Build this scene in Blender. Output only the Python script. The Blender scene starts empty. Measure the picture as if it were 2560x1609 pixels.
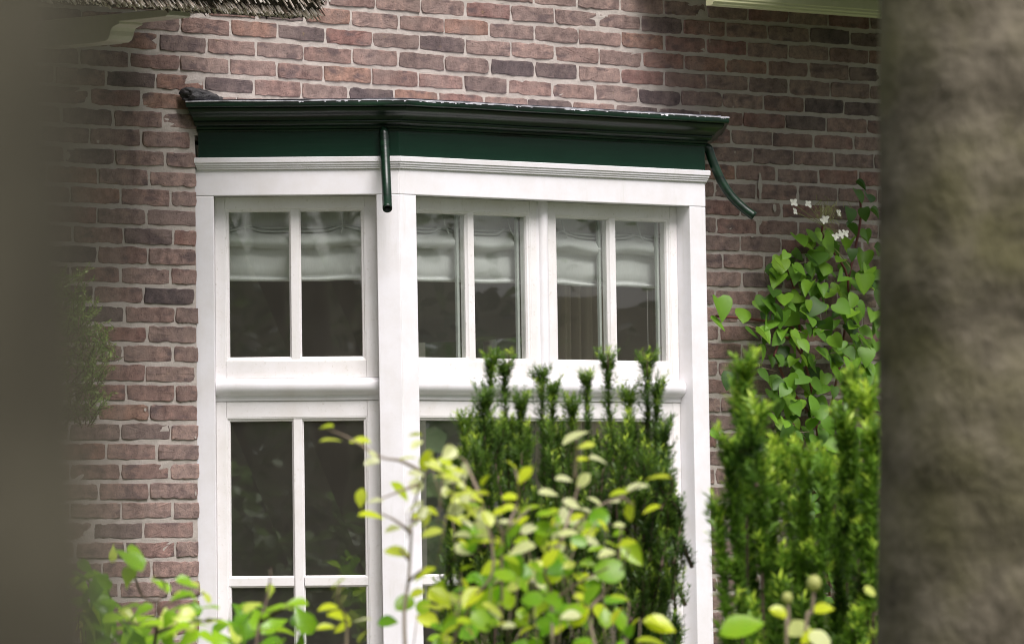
import bpy, bmesh, math, random
import numpy as np
from mathutils import Vector, Matrix
rnd = random.Random(7); npr = np.random.default_rng(7)
S = bpy.context.scene; COL = S.collection
R = math.radians

# ------------------------------------------------------------------ camera
PITCH, ROLL, FPX = 0.0308858, 0.0089507, 16000.0
CAM = Vector((0, 0, 1.5))
cd = bpy.data.cameras.new('camera'); cam = bpy.data.objects.new('camera', cd); COL.objects.link(cam)
cd.sensor_width = 36.0; cd.lens = 36.0*FPX/2560.0; cd.clip_start = 0.05; cd.clip_end = 500
fw = Vector((0, math.cos(PITCH), math.sin(PITCH)))
_rt = Vector((1, 0, 0)); _up = Vector((0, -math.sin(PITCH), math.cos(PITCH)))
rt = _rt*math.cos(ROLL) - _up*math.sin(ROLL); up = _up*math.cos(ROLL) + _rt*math.sin(ROLL)
M = Matrix((rt, up, -fw)).transposed().to_4x4(); M.translation = CAM
cam.matrix_world = M
cd.dof.use_dof = True; cd.dof.focus_distance = 21.3; cd.dof.aperture_fstop = 6.2
S.camera = cam
S.cycles.filter_width = 1.0

# ------------------------------------------------------------------ sky, sun, exposure
SUN_EL, SUN_AZ = R(57), R(150)             # azimuth clockwise from +Y (the view direction)
w = bpy.data.worlds.new('World'); S.world = w; w.use_nodes = True
nt = w.node_tree; bg = nt.nodes['Background']
sky = nt.nodes.new('ShaderNodeTexSky'); sky.sky_type = 'NISHITA'; sky.sun_disc = False
sky.sun_elevation = SUN_EL; sky.sun_rotation = SUN_AZ; sky.dust_density = 4.0; sky.air_density = 1.0
hs = nt.nodes.new('ShaderNodeHueSaturation'); hs.inputs['Saturation'].default_value = 0.22
nt.links.new(sky.outputs[0], hs.inputs['Color']); nt.links.new(hs.outputs[0], bg.inputs['Color'])
bg.inputs['Strength'].default_value = 0.058
sl = bpy.data.lights.new('sun', 'SUN'); sl.energy = 2.0; sl.angle = R(34); sl.color = (1.0, 0.94, 0.95)
so = bpy.data.objects.new('sun', sl); COL.objects.link(so)
sdir = Vector((math.sin(SUN_AZ)*math.cos(SUN_EL), math.cos(SUN_AZ)*math.cos(SUN_EL), math.sin(SUN_EL)))
so.rotation_euler = sdir.to_track_quat('Z', 'Y').to_euler(); so.location = sdir*30
vs = S.view_settings; vs.view_transform = 'Standard'; vs.look = 'None'; vs.gamma = 1; vs.use_curve_mapping = False
vs.exposure = 1.38

# ------------------------------------------------------------------ helpers
def at(x, y, Y):
    """world point at photo pixel (x, y) (2560 x 1609 frame) and depth Y"""
    q = fw + rt*((x-1280)/FPX) - up*((y-804.5)/FPX)
    return CAM + q*(Y/q.y)

def link(name, me, mat=None, parent=None, smooth=False):
    o = bpy.data.objects.new(name, me); COL.objects.link(o)
    mats = mat if isinstance(mat, (list, tuple)) else [mat]
    for m in mats:
        if m: me.materials.append(m)
    if smooth:
        me.polygons.foreach_set('use_smooth', [True]*len(me.polygons))
    if parent: o.parent = parent
    return o

class MB:
    def __init__(self): self.v = []; self.f = []; self.mi = []
    def add(self, vs_, fs_, mi=0):
        b = len(self.v); self.v += [tuple(p) for p in vs_]
        for f in fs_: self.f.append([b+i for i in f]); self.mi.append(mi)
    def build(self, name, mat, parent=None, smooth=False, bevel=0, weighted=False):
        me = bpy.data.meshes.new(name); me.from_pydata(self.v, [], self.f)
        me.polygons.foreach_set('material_index', self.mi); me.validate(); me.update()
        bm = bmesh.new(); bm.from_mesh(me); bmesh.ops.recalc_face_normals(bm, faces=bm.faces); bm.to_mesh(me); bm.free()
        o = link(name, me, mat, parent, smooth)
        if bevel:
            m = o.modifiers.new('bevel', 'BEVEL'); m.width = bevel; m.segments = 2; m.limit_method = 'ANGLE'; m.angle_limit = R(40)
            m.harden_normals = False
        return o

def tag(o, label=None, cat=None, group=None, kind=None):
    if label: o['label'] = label
    if cat: o['category'] = cat
    if group: o['group'] = group
    if kind: o['kind'] = kind
    return o

def empty(name, loc, rz=0.0):
    o = bpy.data.objects.new(name, None); COL.objects.link(o); o.location = loc; o.rotation_euler = (0, 0, rz)
    o.empty_display_size = .1
    return o

# ------------------------------------------------------------------ materials
def mat(name, color=(.5, .5, .5), rough=.5, spec=.5):
    m = bpy.data.materials.new(name); m.use_nodes = True
    b = m.node_tree.nodes['Principled BSDF']
    b.inputs['Base Color'].default_value = (*color, 1); b.inputs['Roughness'].default_value = rough
    b.inputs['Specular IOR Level'].default_value = spec
    return m, m.node_tree, b
def nd(t, typ, **kw):
    n = t.nodes.new(typ)
    for k, v in kw.items():
        if k in n.inputs: n.inputs[k].default_value = v
        else: setattr(n, k, v)
    return n
def ramp(t, fac, stops):
    r = t.nodes.new('ShaderNodeValToRGB'); e = r.color_ramp.elements
    while len(e) < len(stops): e.new(.5)
    for el, (p, c) in zip(e, stops): el.position = p; el.color = (*c, 1) if len(c) == 3 else c
    t.links.new(fac, r.inputs['Fac']); return r
def noise(t, scale, detail=4, rough=.55, vec=None, dist=0):
    n = nd(t, 'ShaderNodeTexNoise', Scale=scale, Detail=detail, Roughness=rough, Distortion=dist)
    if vec is None:
        tc = t.nodes.new('ShaderNodeTexCoord'); vec = tc.outputs['Object']
    t.links.new(vec, n.inputs['Vector']); return n
def mix(t, fac, a, b, mode='MIX'):
    n = t.nodes.new('ShaderNodeMix'); n.data_type = 'RGBA'; n.blend_type = mode
    for sock, v in ((n.inputs[0], fac), (n.inputs[6], a), (n.inputs[7], b)):
        if hasattr(v, 'is_linked') or isinstance(v, bpy.types.NodeSocket): t.links.new(v, sock)
        elif isinstance(v, (int, float)): sock.default_value = v
        else: sock.default_value = (*v, 1)
    return n.outputs[2]
def bump(t, b, h, strength=.3, dist=.01):
    n = nd(t, 'ShaderNodeBump', Strength=strength, Distance=dist); t.links.new(h, n.inputs['Height'])
    t.links.new(n.outputs[0], b.inputs['Normal'])
def vscale(t, s):
    tc = t.nodes.new('ShaderNodeTexCoord'); mp = t.nodes.new('ShaderNodeMapping'); mp.inputs['Scale'].default_value = s
    t.links.new(tc.outputs['Object'], mp.inputs[0]); return mp.outputs[0]

# white paint, a little grubby
def white_paint(name, col=(.80, .785, .80), dirt=.35):
    m, t, b = mat(name, col, .38)
    n1 = noise(t, 9, 6, .65); n2 = noise(t, 90, 3, .6)
    d = ramp(t, n1.outputs[0], [(.40, (0, 0, 0)), (.75, (1, 1, 1))])
    d2 = ramp(t, n2.outputs[0], [(.60, (0, 0, 0)), (.76, (1, 1, 1))])
    c = mix(t, d.outputs[0], col, tuple(x*y for x, y in zip(col, (.90, .885, .85))))
    mu = t.nodes.new('ShaderNodeMath'); mu.operation = 'MULTIPLY'; mu.inputs[1].default_value = dirt
    t.links.new(d2.outputs[0], mu.inputs[0])
    c = mix(t, mu.outputs[0], c, (.52, .49, .43))
    t.links.new(c, b.inputs['Base Color'])
    st = noise(t, 1, 5, .6, vscale(t, (60, 60, 8))); bump(t, b, st.outputs[0], .12, .002)
    dr_ = noise(t, 1, 5, .62, vscale(t, (26, 26, 3))); rr_ = ramp(t, dr_.outputs[0], [(.60, (0, 0, 0)), (.78, (.35, .35, .35))])
    c2 = mix(t, rr_.outputs[0], c, (.50, .50, .42)); t.links.new(c2, b.inputs['Base Color'])
    return m
WHITE = white_paint('white_paint', (.75, .735, .755), .10)
SASHW = white_paint('white_sash_paint', (.75, .73, .725), .6)
CREAM = white_paint('cream_paint', (.70, .65, .61), .35)

GREEN, t, b = mat('bottle_green_gloss', (.006, .036, .019), .25, .35)
n1 = noise(t, 14, 5); c = mix(t, n1.outputs[0], (.0024, .017, .0088), (.004, .0235, .012)); t.links.new(c, b.inputs['Base Color'])
n2 = noise(t, 1, 4, .6, vscale(t, (3, 3, 60))); bump(t, b, n2.outputs[0], .12, .003)

CROWN, t, b = mat('weathered_green_gloss', (.003, .015, .008), .32, .4)
n1 = noise(t, 1, 6, .65, vscale(t, (5, 5, 45))); r_ = ramp(t, n1.outputs[0], [(.36, (.0035, .006, .004)), (.52, (.0035, .017, .008)), (.70, (.007, .028, .012)), (.80, (.03, .042, .034))]); t.links.new(r_.outputs[0], b.inputs['Base Color']); bump(t, b, n1.outputs[0], .25, .004)
LEAD, t, b = mat('worn_lead', (.42, .43, .46), .5)
n1 = noise(t, 30, 5); r_ = ramp(t, n1.outputs[0], [(.35, (.20, .20, .22)), (.6, (.6, .6, .65))]); t.links.new(r_.outputs[0], b.inputs['Base Color'])
DARKLEAD, t, b = mat('dark_lead', (.05, .048, .05), .5)
n1 = noise(t, 45, 6, .7); r_ = ramp(t, n1.outputs[0], [(.45, (.02, .019, .02)), (.62, (.06, .055, .055)), (.74, (.3, .28, .27))]); t.links.new(r_.outputs[0], b.inputs['Base Color'])
bump(t, b, n1.outputs[0], .6, .01)
CHIP, t, b = mat('flaked_white_primer', (.7, .7, .74), .6)
ALU, t, b = mat('grey_spacer', (.42, .45, .42), .4)

BRICK, t, b = mat('hand_made_brick', (.2, .12, .1), .88, .25)
ta = nd(t, 'ShaderNodeAttribute', attribute_name='tint')
sep = t.nodes.new('ShaderNodeSeparateColor'); t.links.new(ta.outputs['Color'], sep.inputs[0])
pal = ramp(t, sep.outputs[0], [(0, (.066, .056, .058)), (.10, (.098, .080, .078)), (.2, (.150, .117, .107)), (.4, (.182, .140, .126)), (.58, (.158, .110, .098)),
                               (.75, (.205, .160, .143)), (.88, (.155, .094, .085)), (1, (.20, .134, .106))])
pal.color_ramp.interpolation = 'LINEAR'
n1 = noise(t, 26, 8, .68); n2 = noise(t, 7, 4, .6); n3 = noise(t, 160, 4, .7)
d = ramp(t, n1.outputs[0], [(.32, (.48, .47, .49)), (.5, (.95, .95, .95)), (.68, (1.42, 1.38, 1.33))])
c = mix(t, 1.0, pal.outputs[0], d.outputs[0], 'MULTIPLY')
gy = ramp(t, n2.outputs[0], [(.46, (0, 0, 0)), (.66, (.55, .55, .55))])
c = mix(t, gy.outputs[0], c, (.19, .155, .14))                            # weathered bloom
pat = noise(t, 11, 3, .5, vscale(t, (1.0, 1, 2.2))); pr = ramp(t, pat.outputs[0], [(.55, (0, 0, 0)), (.66, (.75, .75, .75))])
c = mix(t, pr.outputs[0], c, (.075, .06, .062))                           # dark burnt patches
yl = noise(t, 19, 3, .5); yr = ramp(t, yl.outputs[0], [(.70, (0, 0, 0)), (.78, (.45, .45, .45))])
c = mix(t, yr.outputs[0], c, (.17, .135, .05))                            # lichen
big = noise(t, 1.3, 5, .6); br = ramp(t, big.outputs[0], [(.35, (.80, .79, .77)), (.6, (1.12, 1.10, 1.10))]); c = mix(t, 1.0, c, br.outputs[0], 'MULTIPLY')
pt_ = ramp(t, n3.outputs[0], [(.30, (.34, .34, .34)), (.42, (1, 1, 1)), (.66, (1, 1, 1)), (.76, (1.5, 1.5, 1.5))])
c = mix(t, 1.0, c, pt_.outputs[0], 'MULTIPLY')
c = mix(t, 1.0, c, (1.28, 1.20, 1.17), 'MULTIPLY')
t.links.new(c, b.inputs['Base Color'])
ad = t.nodes.new('ShaderNodeMath'); ad.operation = 'ADD'; t.links.new(n1.outputs[0], ad.inputs[0]); t.links.new(n3.outputs[0], ad.inputs[1])
bump(t, b, ad.outputs[0], .55, .006)

MORTAR, t, b = mat('lime_mortar', (.42, .37, .33), .95, .2)
n1 = noise(t, 30, 7, .7); n2 = noise(t, 3, 4)
c = mix(t, n1.outputs[0], (.24, .215, .195), (.56, .50, .455)); c = mix(t, n2.outputs[0], c, (.38, .34, .30))
t.links.new(c, b.inputs['Base Color']); bump(t, b, n1.outputs[0], .8, .008)

def leafmat(name, c0, c1, c2, rough=.38, trans=.35, veins=True):
    """tint attribute R picks the leaf colour c0..c2"""
    m, t, b = mat(name, c1, rough, .5)
    ta = nd(t, 'ShaderNodeAttribute', attribute_name='tint'); sp = t.nodes.new('ShaderNodeSeparateColor')
    t.links.new(ta.outputs['Color'], sp.inputs[0])
    pr = ramp(t, sp.outputs[0], [(0, c0), (.5, c1), (1, c2)])
    n1 = noise(t, 40, 3); c = mix(t, n1.outputs[0], pr.outputs[0], tuple(x*.75 for x in c1)) if veins else pr.outputs[0]
    if veins: c = mix(t, .6, c, pr.outputs[0])
    t.links.new(c, b.inputs['Base Color'])
    tr = t.nodes.new('ShaderNodeBsdfTranslucent')
    g = t.nodes.new('ShaderNodeGamma'); g.inputs[1].default_value = .85; t.links.new(c, g.inputs[0]); t.links.new(g.outputs[0], tr.inputs['Color'])
    ms = t.nodes.new('ShaderNodeMixShader'); ms.inputs[0].default_value = trans
    t.links.new(b.outputs[0], ms.inputs[1]); t.links.new(tr.outputs[0], ms.inputs[2])
    t.links.new(ms.outputs[0], t.nodes['Material Output'].inputs['Surface'])
    return m
YEW = leafmat('yew_needles', (.020, .058, .010), (.15, .28, .028), (.52, .68, .06), .42, .42, False)
YEWB = leafmat('broad_yew_needles', (.026, .075, .012), (.18, .35, .03), (.58, .76, .07), .42, .45, False)
CONIF = leafmat('conifer_sprays', (.02, .045, .014), (.08, .14, .03), (.17, .24, .05), .5, .3, False)
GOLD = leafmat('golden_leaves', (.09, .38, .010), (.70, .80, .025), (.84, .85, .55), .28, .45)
LILAC = leafmat('fresh_green_leaves', (.09, .28, .012), (.44, .72, .02), (.74, .80, .16), .24, .45)
HYD = leafmat('climber_leaves', (.02, .065, .012), (.15, .33, .022), (.30, .52, .04), .5, .42)
WOODS = leafmat('woodland_leaves', (.02, .04, .014), (.04, .075, .025), (.15, .25, .06), .6, .3, False)
PETAL = leafmat('white_petals', (.75, .76, .62), (.8, .8, .7), (.8, .8, .74), .5, .3, False)
TWIG, t, b = mat('brown_twig', (.10, .065, .045), .7)
PALETWIG, t, b = mat('pale_twig', (.26, .20, .14), .6)
REDTWIG, t, b = mat('red_twig', (.14, .04, .035), .6)
def barkmat(name, a, bb, moss, sc):
    m, t, b = mat(name, a, .95, .2)
    n1 = noise(t, sc, 7, .68); n2 = noise(t, sc*.4, 4, .6); n3 = noise(t, 1, 6, .7, vscale(t, (sc*1.5, sc*1.5, sc*1.1)))
    r1 = ramp(t, n1.outputs[0], [(.34, a), (.5, tuple((x+y)/2 for x, y in zip(a, bb))), (.64, bb)])
    r2 = ramp(t, n2.outputs[0], [(.45, (0, 0, 0)), (.66, (.7, .7, .7))])
    c = mix(t, r2.outputs[0], r1.outputs[0], moss)
    r3 = ramp(t, n3.outputs[0], [(.33, (.66, .66, .66)), (.5, (1, 1, 1))]); c = mix(t, 1.0, c, r3.outputs[0], 'MULTIPLY')
    n4 = noise(t, 1, 5, .6, vscale(t, (1.5, 1.5, 9))); r4 = ramp(t, n4.outputs[0], [(.34, (.55, .55, .52)), (.5, (1, 1, 1)), (.7, (1.2, 1.2, 1.18))]); c = mix(t, 1.0, c, r4.outputs[0], 'MULTIPLY')
    t.links.new(c, b.inputs['Base Color']); bump(t, b, n3.outputs[0], .8, .03)
    return m
BARK = barkmat('mottled_bark', (.064, .055, .038), (.165, .143, .106), (.085, .080, .034), 8)
BARK2 = barkmat('plain_bark', (.060, .053, .036), (.096, .086, .060), (.072, .069, .040), 7)
THATCH, t, b = mat('weathered_reed', (.2, .17, .14), .42)
ta = nd(t, 'ShaderNodeAttribute', attribute_name='tint'); sp = t.nodes.new('ShaderNodeSeparateColor'); t.links.new(ta.outputs['Color'], sp.inputs[0])
pr = ramp(t, sp.outputs[0], [(0, (.025, .018, .013)), (.40, (.22, .17, .13)), (.7, (.66, .57, .49)), (1, (.95, .88, .82))]); t.links.new(pr.outputs[0], b.inputs['Base Color'])
THATCHBASE, t, b = mat('packed_reed', (.05, .038, .028), .9)
n1 = noise(t, 60, 5, .7); r_ = ramp(t, n1.outputs[0], [(.4, (.02, .014, .01)), (.65, (.10, .075, .055))]); t.links.new(r_.outputs[0], b.inputs['Base Color']); bump(t, b, n1.outputs[0], 1, .02)
SHADECREAM = white_paint('shaded_cream_paint', (.50, .50, .30), .4)  # cream paint with the eave's greenish shade put into its colour
def fabric(name, col):
    m, t, b = mat(name, col, .9, .1)
    wv = nd(t, 'ShaderNodeTexNoise', Scale=1.0, Detail=2.0); t.links.new(vscale(t, (300, 300, 40)), wv.inputs['Vector'])
    c = mix(t, wv.outputs[0], tuple(x*.85 for x in col), col); t.links.new(c, b.inputs['Base Color'])
    tr = t.nodes.new('ShaderNodeBsdfTranslucent'); t.links.new(c, tr.inputs['Color'])
    ms = t.nodes.new('ShaderNodeMixShader'); ms.inputs[0].default_value = .25
    t.links.new(b.outputs[0], ms.inputs[1]); t.links.new(tr.outputs[0], ms.inputs[2]); t.links.new(ms.outputs[0], t.nodes['Material Output'].inputs['Surface'])
    return m
LINEN = fabric('white_linen', (.86, .87, .85)); DRAPE = fabric('taupe_curtain', (.72, .62, .48)); GREYLIN = fabric('grey_linen', (.42, .38, .35))
PLASTER, t, b = mat('room_plaster', (.7, .65, .57), .9); n1 = noise(t, 3, 3); c = mix(t, n1.outputs[0], (.66, .61, .53), (.74, .69, .61)); t.links.new(c, b.inputs['Base Color'])
FLOORM, t, b = mat('room_boards', (.26, .18, .11), .5)
GRASS, t, b = mat('lawn', (.05, .09, .02), .9); n1 = noise(t, 8, 6); c = mix(t, n1.outputs[0], (.05, .062, .028), (.095, .115, .055)); t.links.new(c, b.inputs['Base Color']); bump(t, b, n1.outputs[0], .6, .05)
GLASS = bpy.data.materials.new('window_glass'); GLASS.use_nodes = True; t = GLASS.node_tree; t.nodes.remove(t.nodes['Principled BSDF'])
tr = nd(t, 'ShaderNodeBsdfTransparent', Color=(.90, .93, .90, 1)); gl = nd(t, 'ShaderNodeBsdfGlossy', Roughness=.0, Color=(1, 1, 1, 1))
ms = t.nodes.new('ShaderNodeMixShader'); lw = nd(t, 'ShaderNodeLayerWeight', Blend=.5)
pw = nd(t, 'ShaderNodeMath', operation='POWER'); pw.inputs[1].default_value = 4.0; t.links.new(lw.outputs['Facing'], pw.inputs[0])
fr = nd(t, 'ShaderNodeMath', operation='MULTIPLY_ADD'); fr.inputs[1].default_value = .88; fr.inputs[2].default_value = .16; t.links.new(pw.outputs[0], fr.inputs[0])
n1 = noise(t, 2.2, 2); bn = nd(t, 'ShaderNodeBump', Strength=.05, Distance=.01); t.links.new(n1.outputs[0], bn.inputs['Height']); t.links.new(bn.outputs[0], gl.inputs['Normal'])
t.links.new(fr.outputs[0], ms.inputs[0]); t.links.new(tr.outputs[0], ms.inputs[1]); t.links.new(gl.outputs[0], ms.inputs[2])
df = nd(t, 'ShaderNodeBsdfDiffuse', Color=(.62, .59, .53, 1)); m2 = t.nodes.new('ShaderNodeMixShader')
nz = noise(t, 5, 5, .65); dr = nd(t, 'ShaderNodeMapRange'); dr.inputs['To Min'].default_value = .015; dr.inputs['To Max'].default_value = .05; t.links.new(nz.outputs[0], dr.inputs[0]); t.links.new(dr.outputs[0], m2.inputs[0])
t.links.new(ms.outputs[0], m2.inputs[1]); t.links.new(df.outputs[0], m2.inputs[2])
t.links.new(m2.outputs[0], t.nodes['Material Output'].inputs['Surface'])

# ------------------------------------------------------------------ ground
mb = MB(); mb.add([(-200, -200, 0), (200, -200, 0), (200, 200, 0), (-200, 200, 0)], [(0, 1, 2, 3)])
tag(mb.build('ground', GRASS), kind='structure')

# ------------------------------------------------------------------ the house; local x along the wall, -y outward
TH = R(45.0)
HO = Vector((-0.6963, 21.3290, 0))
house = empty('brick_house', HO, TH)
tag(house, 'brown brick house with thatched roof and white bay window under a green cornice', 'house')
P, LEN, AW = 0.465, 1.465, 0.6577        # bay projection, front length, cant length
KB, ZT = 0.01267, 2.695                  # the old bay leans out a little towards its foot
def bat(s, o, z): return (s, -(o + KB*(ZT-z)*max(0, o)/P), z)
def hw(s, o, z): return HO + Matrix.Rotation(TH, 3, 'Z') @ Vector((s, -o, z))   # house -> world
Q = math.sqrt(.5)
def face(fn, t, rec, z):
    if fn == 'F': s, o = t, P-rec
    elif fn == 'L': s, o = -Q*t + Q*rec, P - Q*t - Q*rec
    else: s, o = LEN + Q*t - Q*rec, P - Q*t - Q*rec
    return bat(s, o, z)
def fbox(m, fn, t0, t1, r0, r1, z0, z1, mi=0):
    v = [face(fn, t, r, z) for z in (z0, z1) for t, r in ((t0, r0), (t1, r0), (t1, r1), (t0, r1))]
    m.add(v, [(0, 1, 2, 3), (7, 6, 5, 4), (0, 4, 5, 1), (1, 5, 6, 2), (2, 6, 7, 3), (3, 7, 4, 0)], mi)
def fprism_v(m, fn, prof, z0, z1):       # profile in (t, rec), extruded up
    n = len(prof); v = [face(fn, t, r, z) for z in (z0, z1) for t, r in prof]
    m.add(v, [(i, (i+1) % n, n+(i+1) % n, n+i) for i in range(n)] + [tuple(range(n))[::-1], tuple(range(n, 2*n))])
def fprism_h(m, fn, prof, t0, t1):       # profile in (rec, z), extruded along the face
    n = len(prof); v = [face(fn, t, r, z) for t in (t0, t1) for r, z in prof]
    m.add(v, [(i, (i+1) % n, n+(i+1) % n, n+i) for i in range(n)] + [tuple(range(n))[::-1], tuple(range(n, 2*n))])
TN = math.tan(R(22.5))
def bay_path(off, ef=math.sqrt(2)):      # the four plan points of the bay outline pushed out by off
    eo = (math.sqrt(2)-ef)*off
    return [(-P-ef*off, eo), (-TN*off, P+off), (LEN+TN*off, P+off), (LEN+P+ef*off, eo)]
def bay_sweep(m, prof, ef=math.sqrt(2), seg=1, wob=0.0):
    """prof: closed list of (out, z) swept round the bay with mitred corners"""
    rings = []
    for k in range(4):
        rings.append([(*bay_path(o, ef)[k], z) for o, z in prof])
    # subdivide spans so that the edge can be a little uneven
    full = []
    for k in range(3):
        a, b_ = rings[k], rings[k+1]; n = seg if k != 1 else seg*2
        for j in range(n):
            u = j/n; full.append([tuple(p+(q-p)*u for p, q in zip(pa, pb)) for pa, pb in zip(a, b_)])
    full.append(rings[3]); n = len(prof); v = []
    for j, rg in enumerate(full):
        dz = wob*math.sin(j*1.7)*.6 + wob*rnd.uniform(-.5, .5)
        for s, o, z in rg: v.append(bat(s, o, z+dz))
    f = [(j*n+i, j*n+(i+1) % n, (j+1)*n+(i+1) % n, (j+1)*n+i) for j in range(len(full)-1) for i in range(n)]
    f += [tuple(range(n))[::-1], tuple(range((len(full)-1)*n, len(full)*n))]
    m.add(v, f)

# --- brick wall: bricks laid one by one into one mesh, mortar bed behind
CH, BP, Z0 = 0.0637, 0.2177, 1.700
SL, SR, ZTOP = -3.6, 3.05, 4.1
def sag(s): return -.020*min(1, max(0, (s+.5)/2.2))
m = MB(); tints = []
def brick(s0, s1, z0, z1):
    out = []
    nx, nz = 11, 4
    pts = []
    for i in range(nx): pts.append((i/(nx-1), 0))
    for i in range(1, nz): pts.append((1, i/(nz-1)))
    for i in range(1, nx): pts.append((1-i/(nx-1), 1))
    for i in range(1, nz-1): pts.append((0, 1-i/(nz-1)))
    n = len(pts); cs, cz = (s0+s1)/2, (z0+z1)/2
    a0, a1 = rnd.uniform(-.0016, .0016), rnd.uniform(-.0022, .0022); ph = rnd.uniform(0, 6.28); am = rnd.uniform(.0002, .0011)
    skew = rnd.uniform(-.002, .002); o0 = rnd.uniform(-.0018, .0018); tl = rnd.uniform(-.002, .002)
    loop = []
    for u, v in pts:
        x = s0+(s1-s0)*u; z = z0+(z1-z0)*v
        cu, cv = min(u, 1-u), min(v, 1-v)
        if cu == 0 and cv == 0: x += rnd.uniform(.0, .0045)*(1 if u == 0 else -1); z += rnd.uniform(0, .0034)*(1 if v == 0 else -1)
        z += a0*(u-.5)*2*.6 + am*math.sin(ph+u*7+v*2) + rnd.gauss(0, .0010) + (skew if v == 1 else 0)
        x += rnd.gauss(0, .0012)
        if rnd.random() < .03: z += (cz-z)*.12; x += (cs-x)*.02      # a chipped arris
        loop.append((x, z))
    b0 = len(m.v); rings = [(-.014, -.001), (-.0014, 0), (.0002, .0013), (.0006, .005)]
    vv = []
    for o, ins in rings:
        for x, z in loop:
            vx = x + (cs-x)/max(1e-6, abs(cs-x))*min(ins, abs(cs-x)) if ins else x
            vz = z + (cz-z)/max(1e-6, abs(cz-z))*min(ins, abs(cz-z)) if ins else z
            vv.append((vx, -(o+o0+tl*(vx-cs)/.1 + rnd.gauss(0, .0004)), vz+sag(vx)))
    ff = []
    for k in range(len(rings)-1):
        for i in range(n): ff.append((k*n+i, k*n+(i+1) % n, (k+1)*n+(i+1) % n, (k+1)*n+i))
    vv.append((cs, -(rings[-1][0]+o0), cz+sag(cs))); c = len(vv)-1; k = (len(rings)-1)*n
    for i in range(n): ff.append((k+i, k+(i+1) % n, c))
    m.add(vv, ff)
    tv = rnd.random()
    if z0 < 2.62 and tv < .2 and rnd.random() < .6: tv = rnd.uniform(.2, 1)
    tints.extend([(tv, rnd.random(), 0, 1)]*len(vv))
BAYL, BAYR, BAYT = -P-.007, LEN+P+.007, 2.80
nrow0 = math.ceil((0.02-Z0)/CH); nrow1 = int((ZTOP-Z0)/CH)
for rr in range(nrow0, nrow1):
    zb = Z0+rr*CH; jn = .0095; jz = .0142
    ph = (-.588 if rr % 2 else -.688) + rnd.uniform(-.012, .012) + (-.05 if zb > 2.6 else 0)*min(1, (zb-2.6)/.3)
    x = ph - BP*math.ceil((ph-SL)/BP)
    wj = 0
    while x < SR:
        x1 = x+BP+rnd.gauss(0, .003)
        a, b_ = x+jn/2+rnd.gauss(0, .0012), x1-jn/2+rnd.gauss(0, .0012)
        zz0, zz1 = zb+jz/2+rnd.gauss(0, .0010), zb+CH-jz/2+rnd.gauss(0, .0010)
        for pa, pb in (((a, min(b_, BAYL)), (max(a, BAYR), b_)) if zb < BAYT-.03 else ((a, b_),)):
            pass
        if zb < BAYT-.03:
            segs = [(max(a, SL), min(b_, BAYL-rnd.uniform(0, .006))), (max(a, BAYR+rnd.uniform(0, .006)), min(b_, SR))]
        else: segs = [(max(a, SL), min(b_, SR))]
        for pa, pb in segs:
            if pb-pa > .03: brick(pa, pb, zz0, zz1)
        x = x1
nb = len(m.v)
# mortar bed, in a lattice so that the sag and unevenness of the joints show
def bed(s0, s1, z0, z1):
    ns, nz = max(2, int((s1-s0)/.05)), max(2, int((z1-z0)/.03))
    v = [(s0+(s1-s0)*i/ns, (.0030+rnd.gauss(0, .0010)), z0+(z1-z0)*j/nz) for j in range(nz+1) for i in range(ns+1)]
    f = [(j*(ns+1)+i, j*(ns+1)+i+1, (j+1)*(ns+1)+i+1, (j+1)*(ns+1)+i) for j in range(nz) for i in range(ns)]
    m.add(v, f, 1)
bed(SL, BAYL-.006, 0, BAYT-.03); bed(BAYR+.003, SR, 0, BAYT-.03); bed(SL, SR, BAYT-.03, ZTOP)
def slab(s0, s1, y0, y1, z0, z1, mi=1):
    v = [(s, y, z) for z in (z0, z1) for s, y in ((s0, y0), (s1, y0), (s1, y1), (s0, y1))]
    m.add(v, [(0, 1, 2, 3), (7, 6, 5, 4), (0, 4, 5, 1), (1, 5, 6, 2), (2, 6, 7, 3), (3, 7, 4, 0)], mi)
slab(SL, -P-.06, .02, .26, 0, 2.75); slab(LEN+P+.03, SR, .02, .26, 0, 2.75); slab(SL, SR, .02, .26, 2.754, ZTOP)
# mortar smears and paint splashes on the brick face
for px, py, sx, sz in ((1897, 462, .013, .045), (1898, 492, .008, .02), (1934, 520, .010, .018), (1771, 70, .003, .02), (1772, 100, .003, .014), (1835, 381, .004, .006),
                       (243, 354, .007, .007), (360, 1023, .006, .006), (487, 1233, .004, .009), (1878, 590, .010, .008), (486, 1093, .004, .005), (1830, 268, .005, .005)):
    q = fw + rt*((px-1280)/FPX) - up*((py-804.5)/FPX); nn = Vector((Q, -Q, 0)); tt = ((HO-CAM).dot(nn))/q.dot(nn); wp = CAM+q*tt-HO
    s_, z_ = wp.dot(Vector((Q, Q, 0))), wp.z
    k = 11; m.add([(s_+sx*math.cos(2*math.pi*i/k)*rnd.uniform(.5, 1.1), -.0052, z_+sz*math.sin(2*math.pi*i/k)*rnd.uniform(.6, 1.1)) for i in range(k)], [tuple(range(k))], 1)
wall = m.build('brick_wall', [BRICK, MORTAR], house)
ca = wall.data.color_attributes.new('tint', 'FLOAT_COLOR', 'POINT')
arr = np.zeros((len(wall.data.vertices), 4), dtype=np.float32); arr[:len(tints)] = np.array(tints, dtype=np.float32); ca.data.foreach_set('color', arr.ravel())

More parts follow.
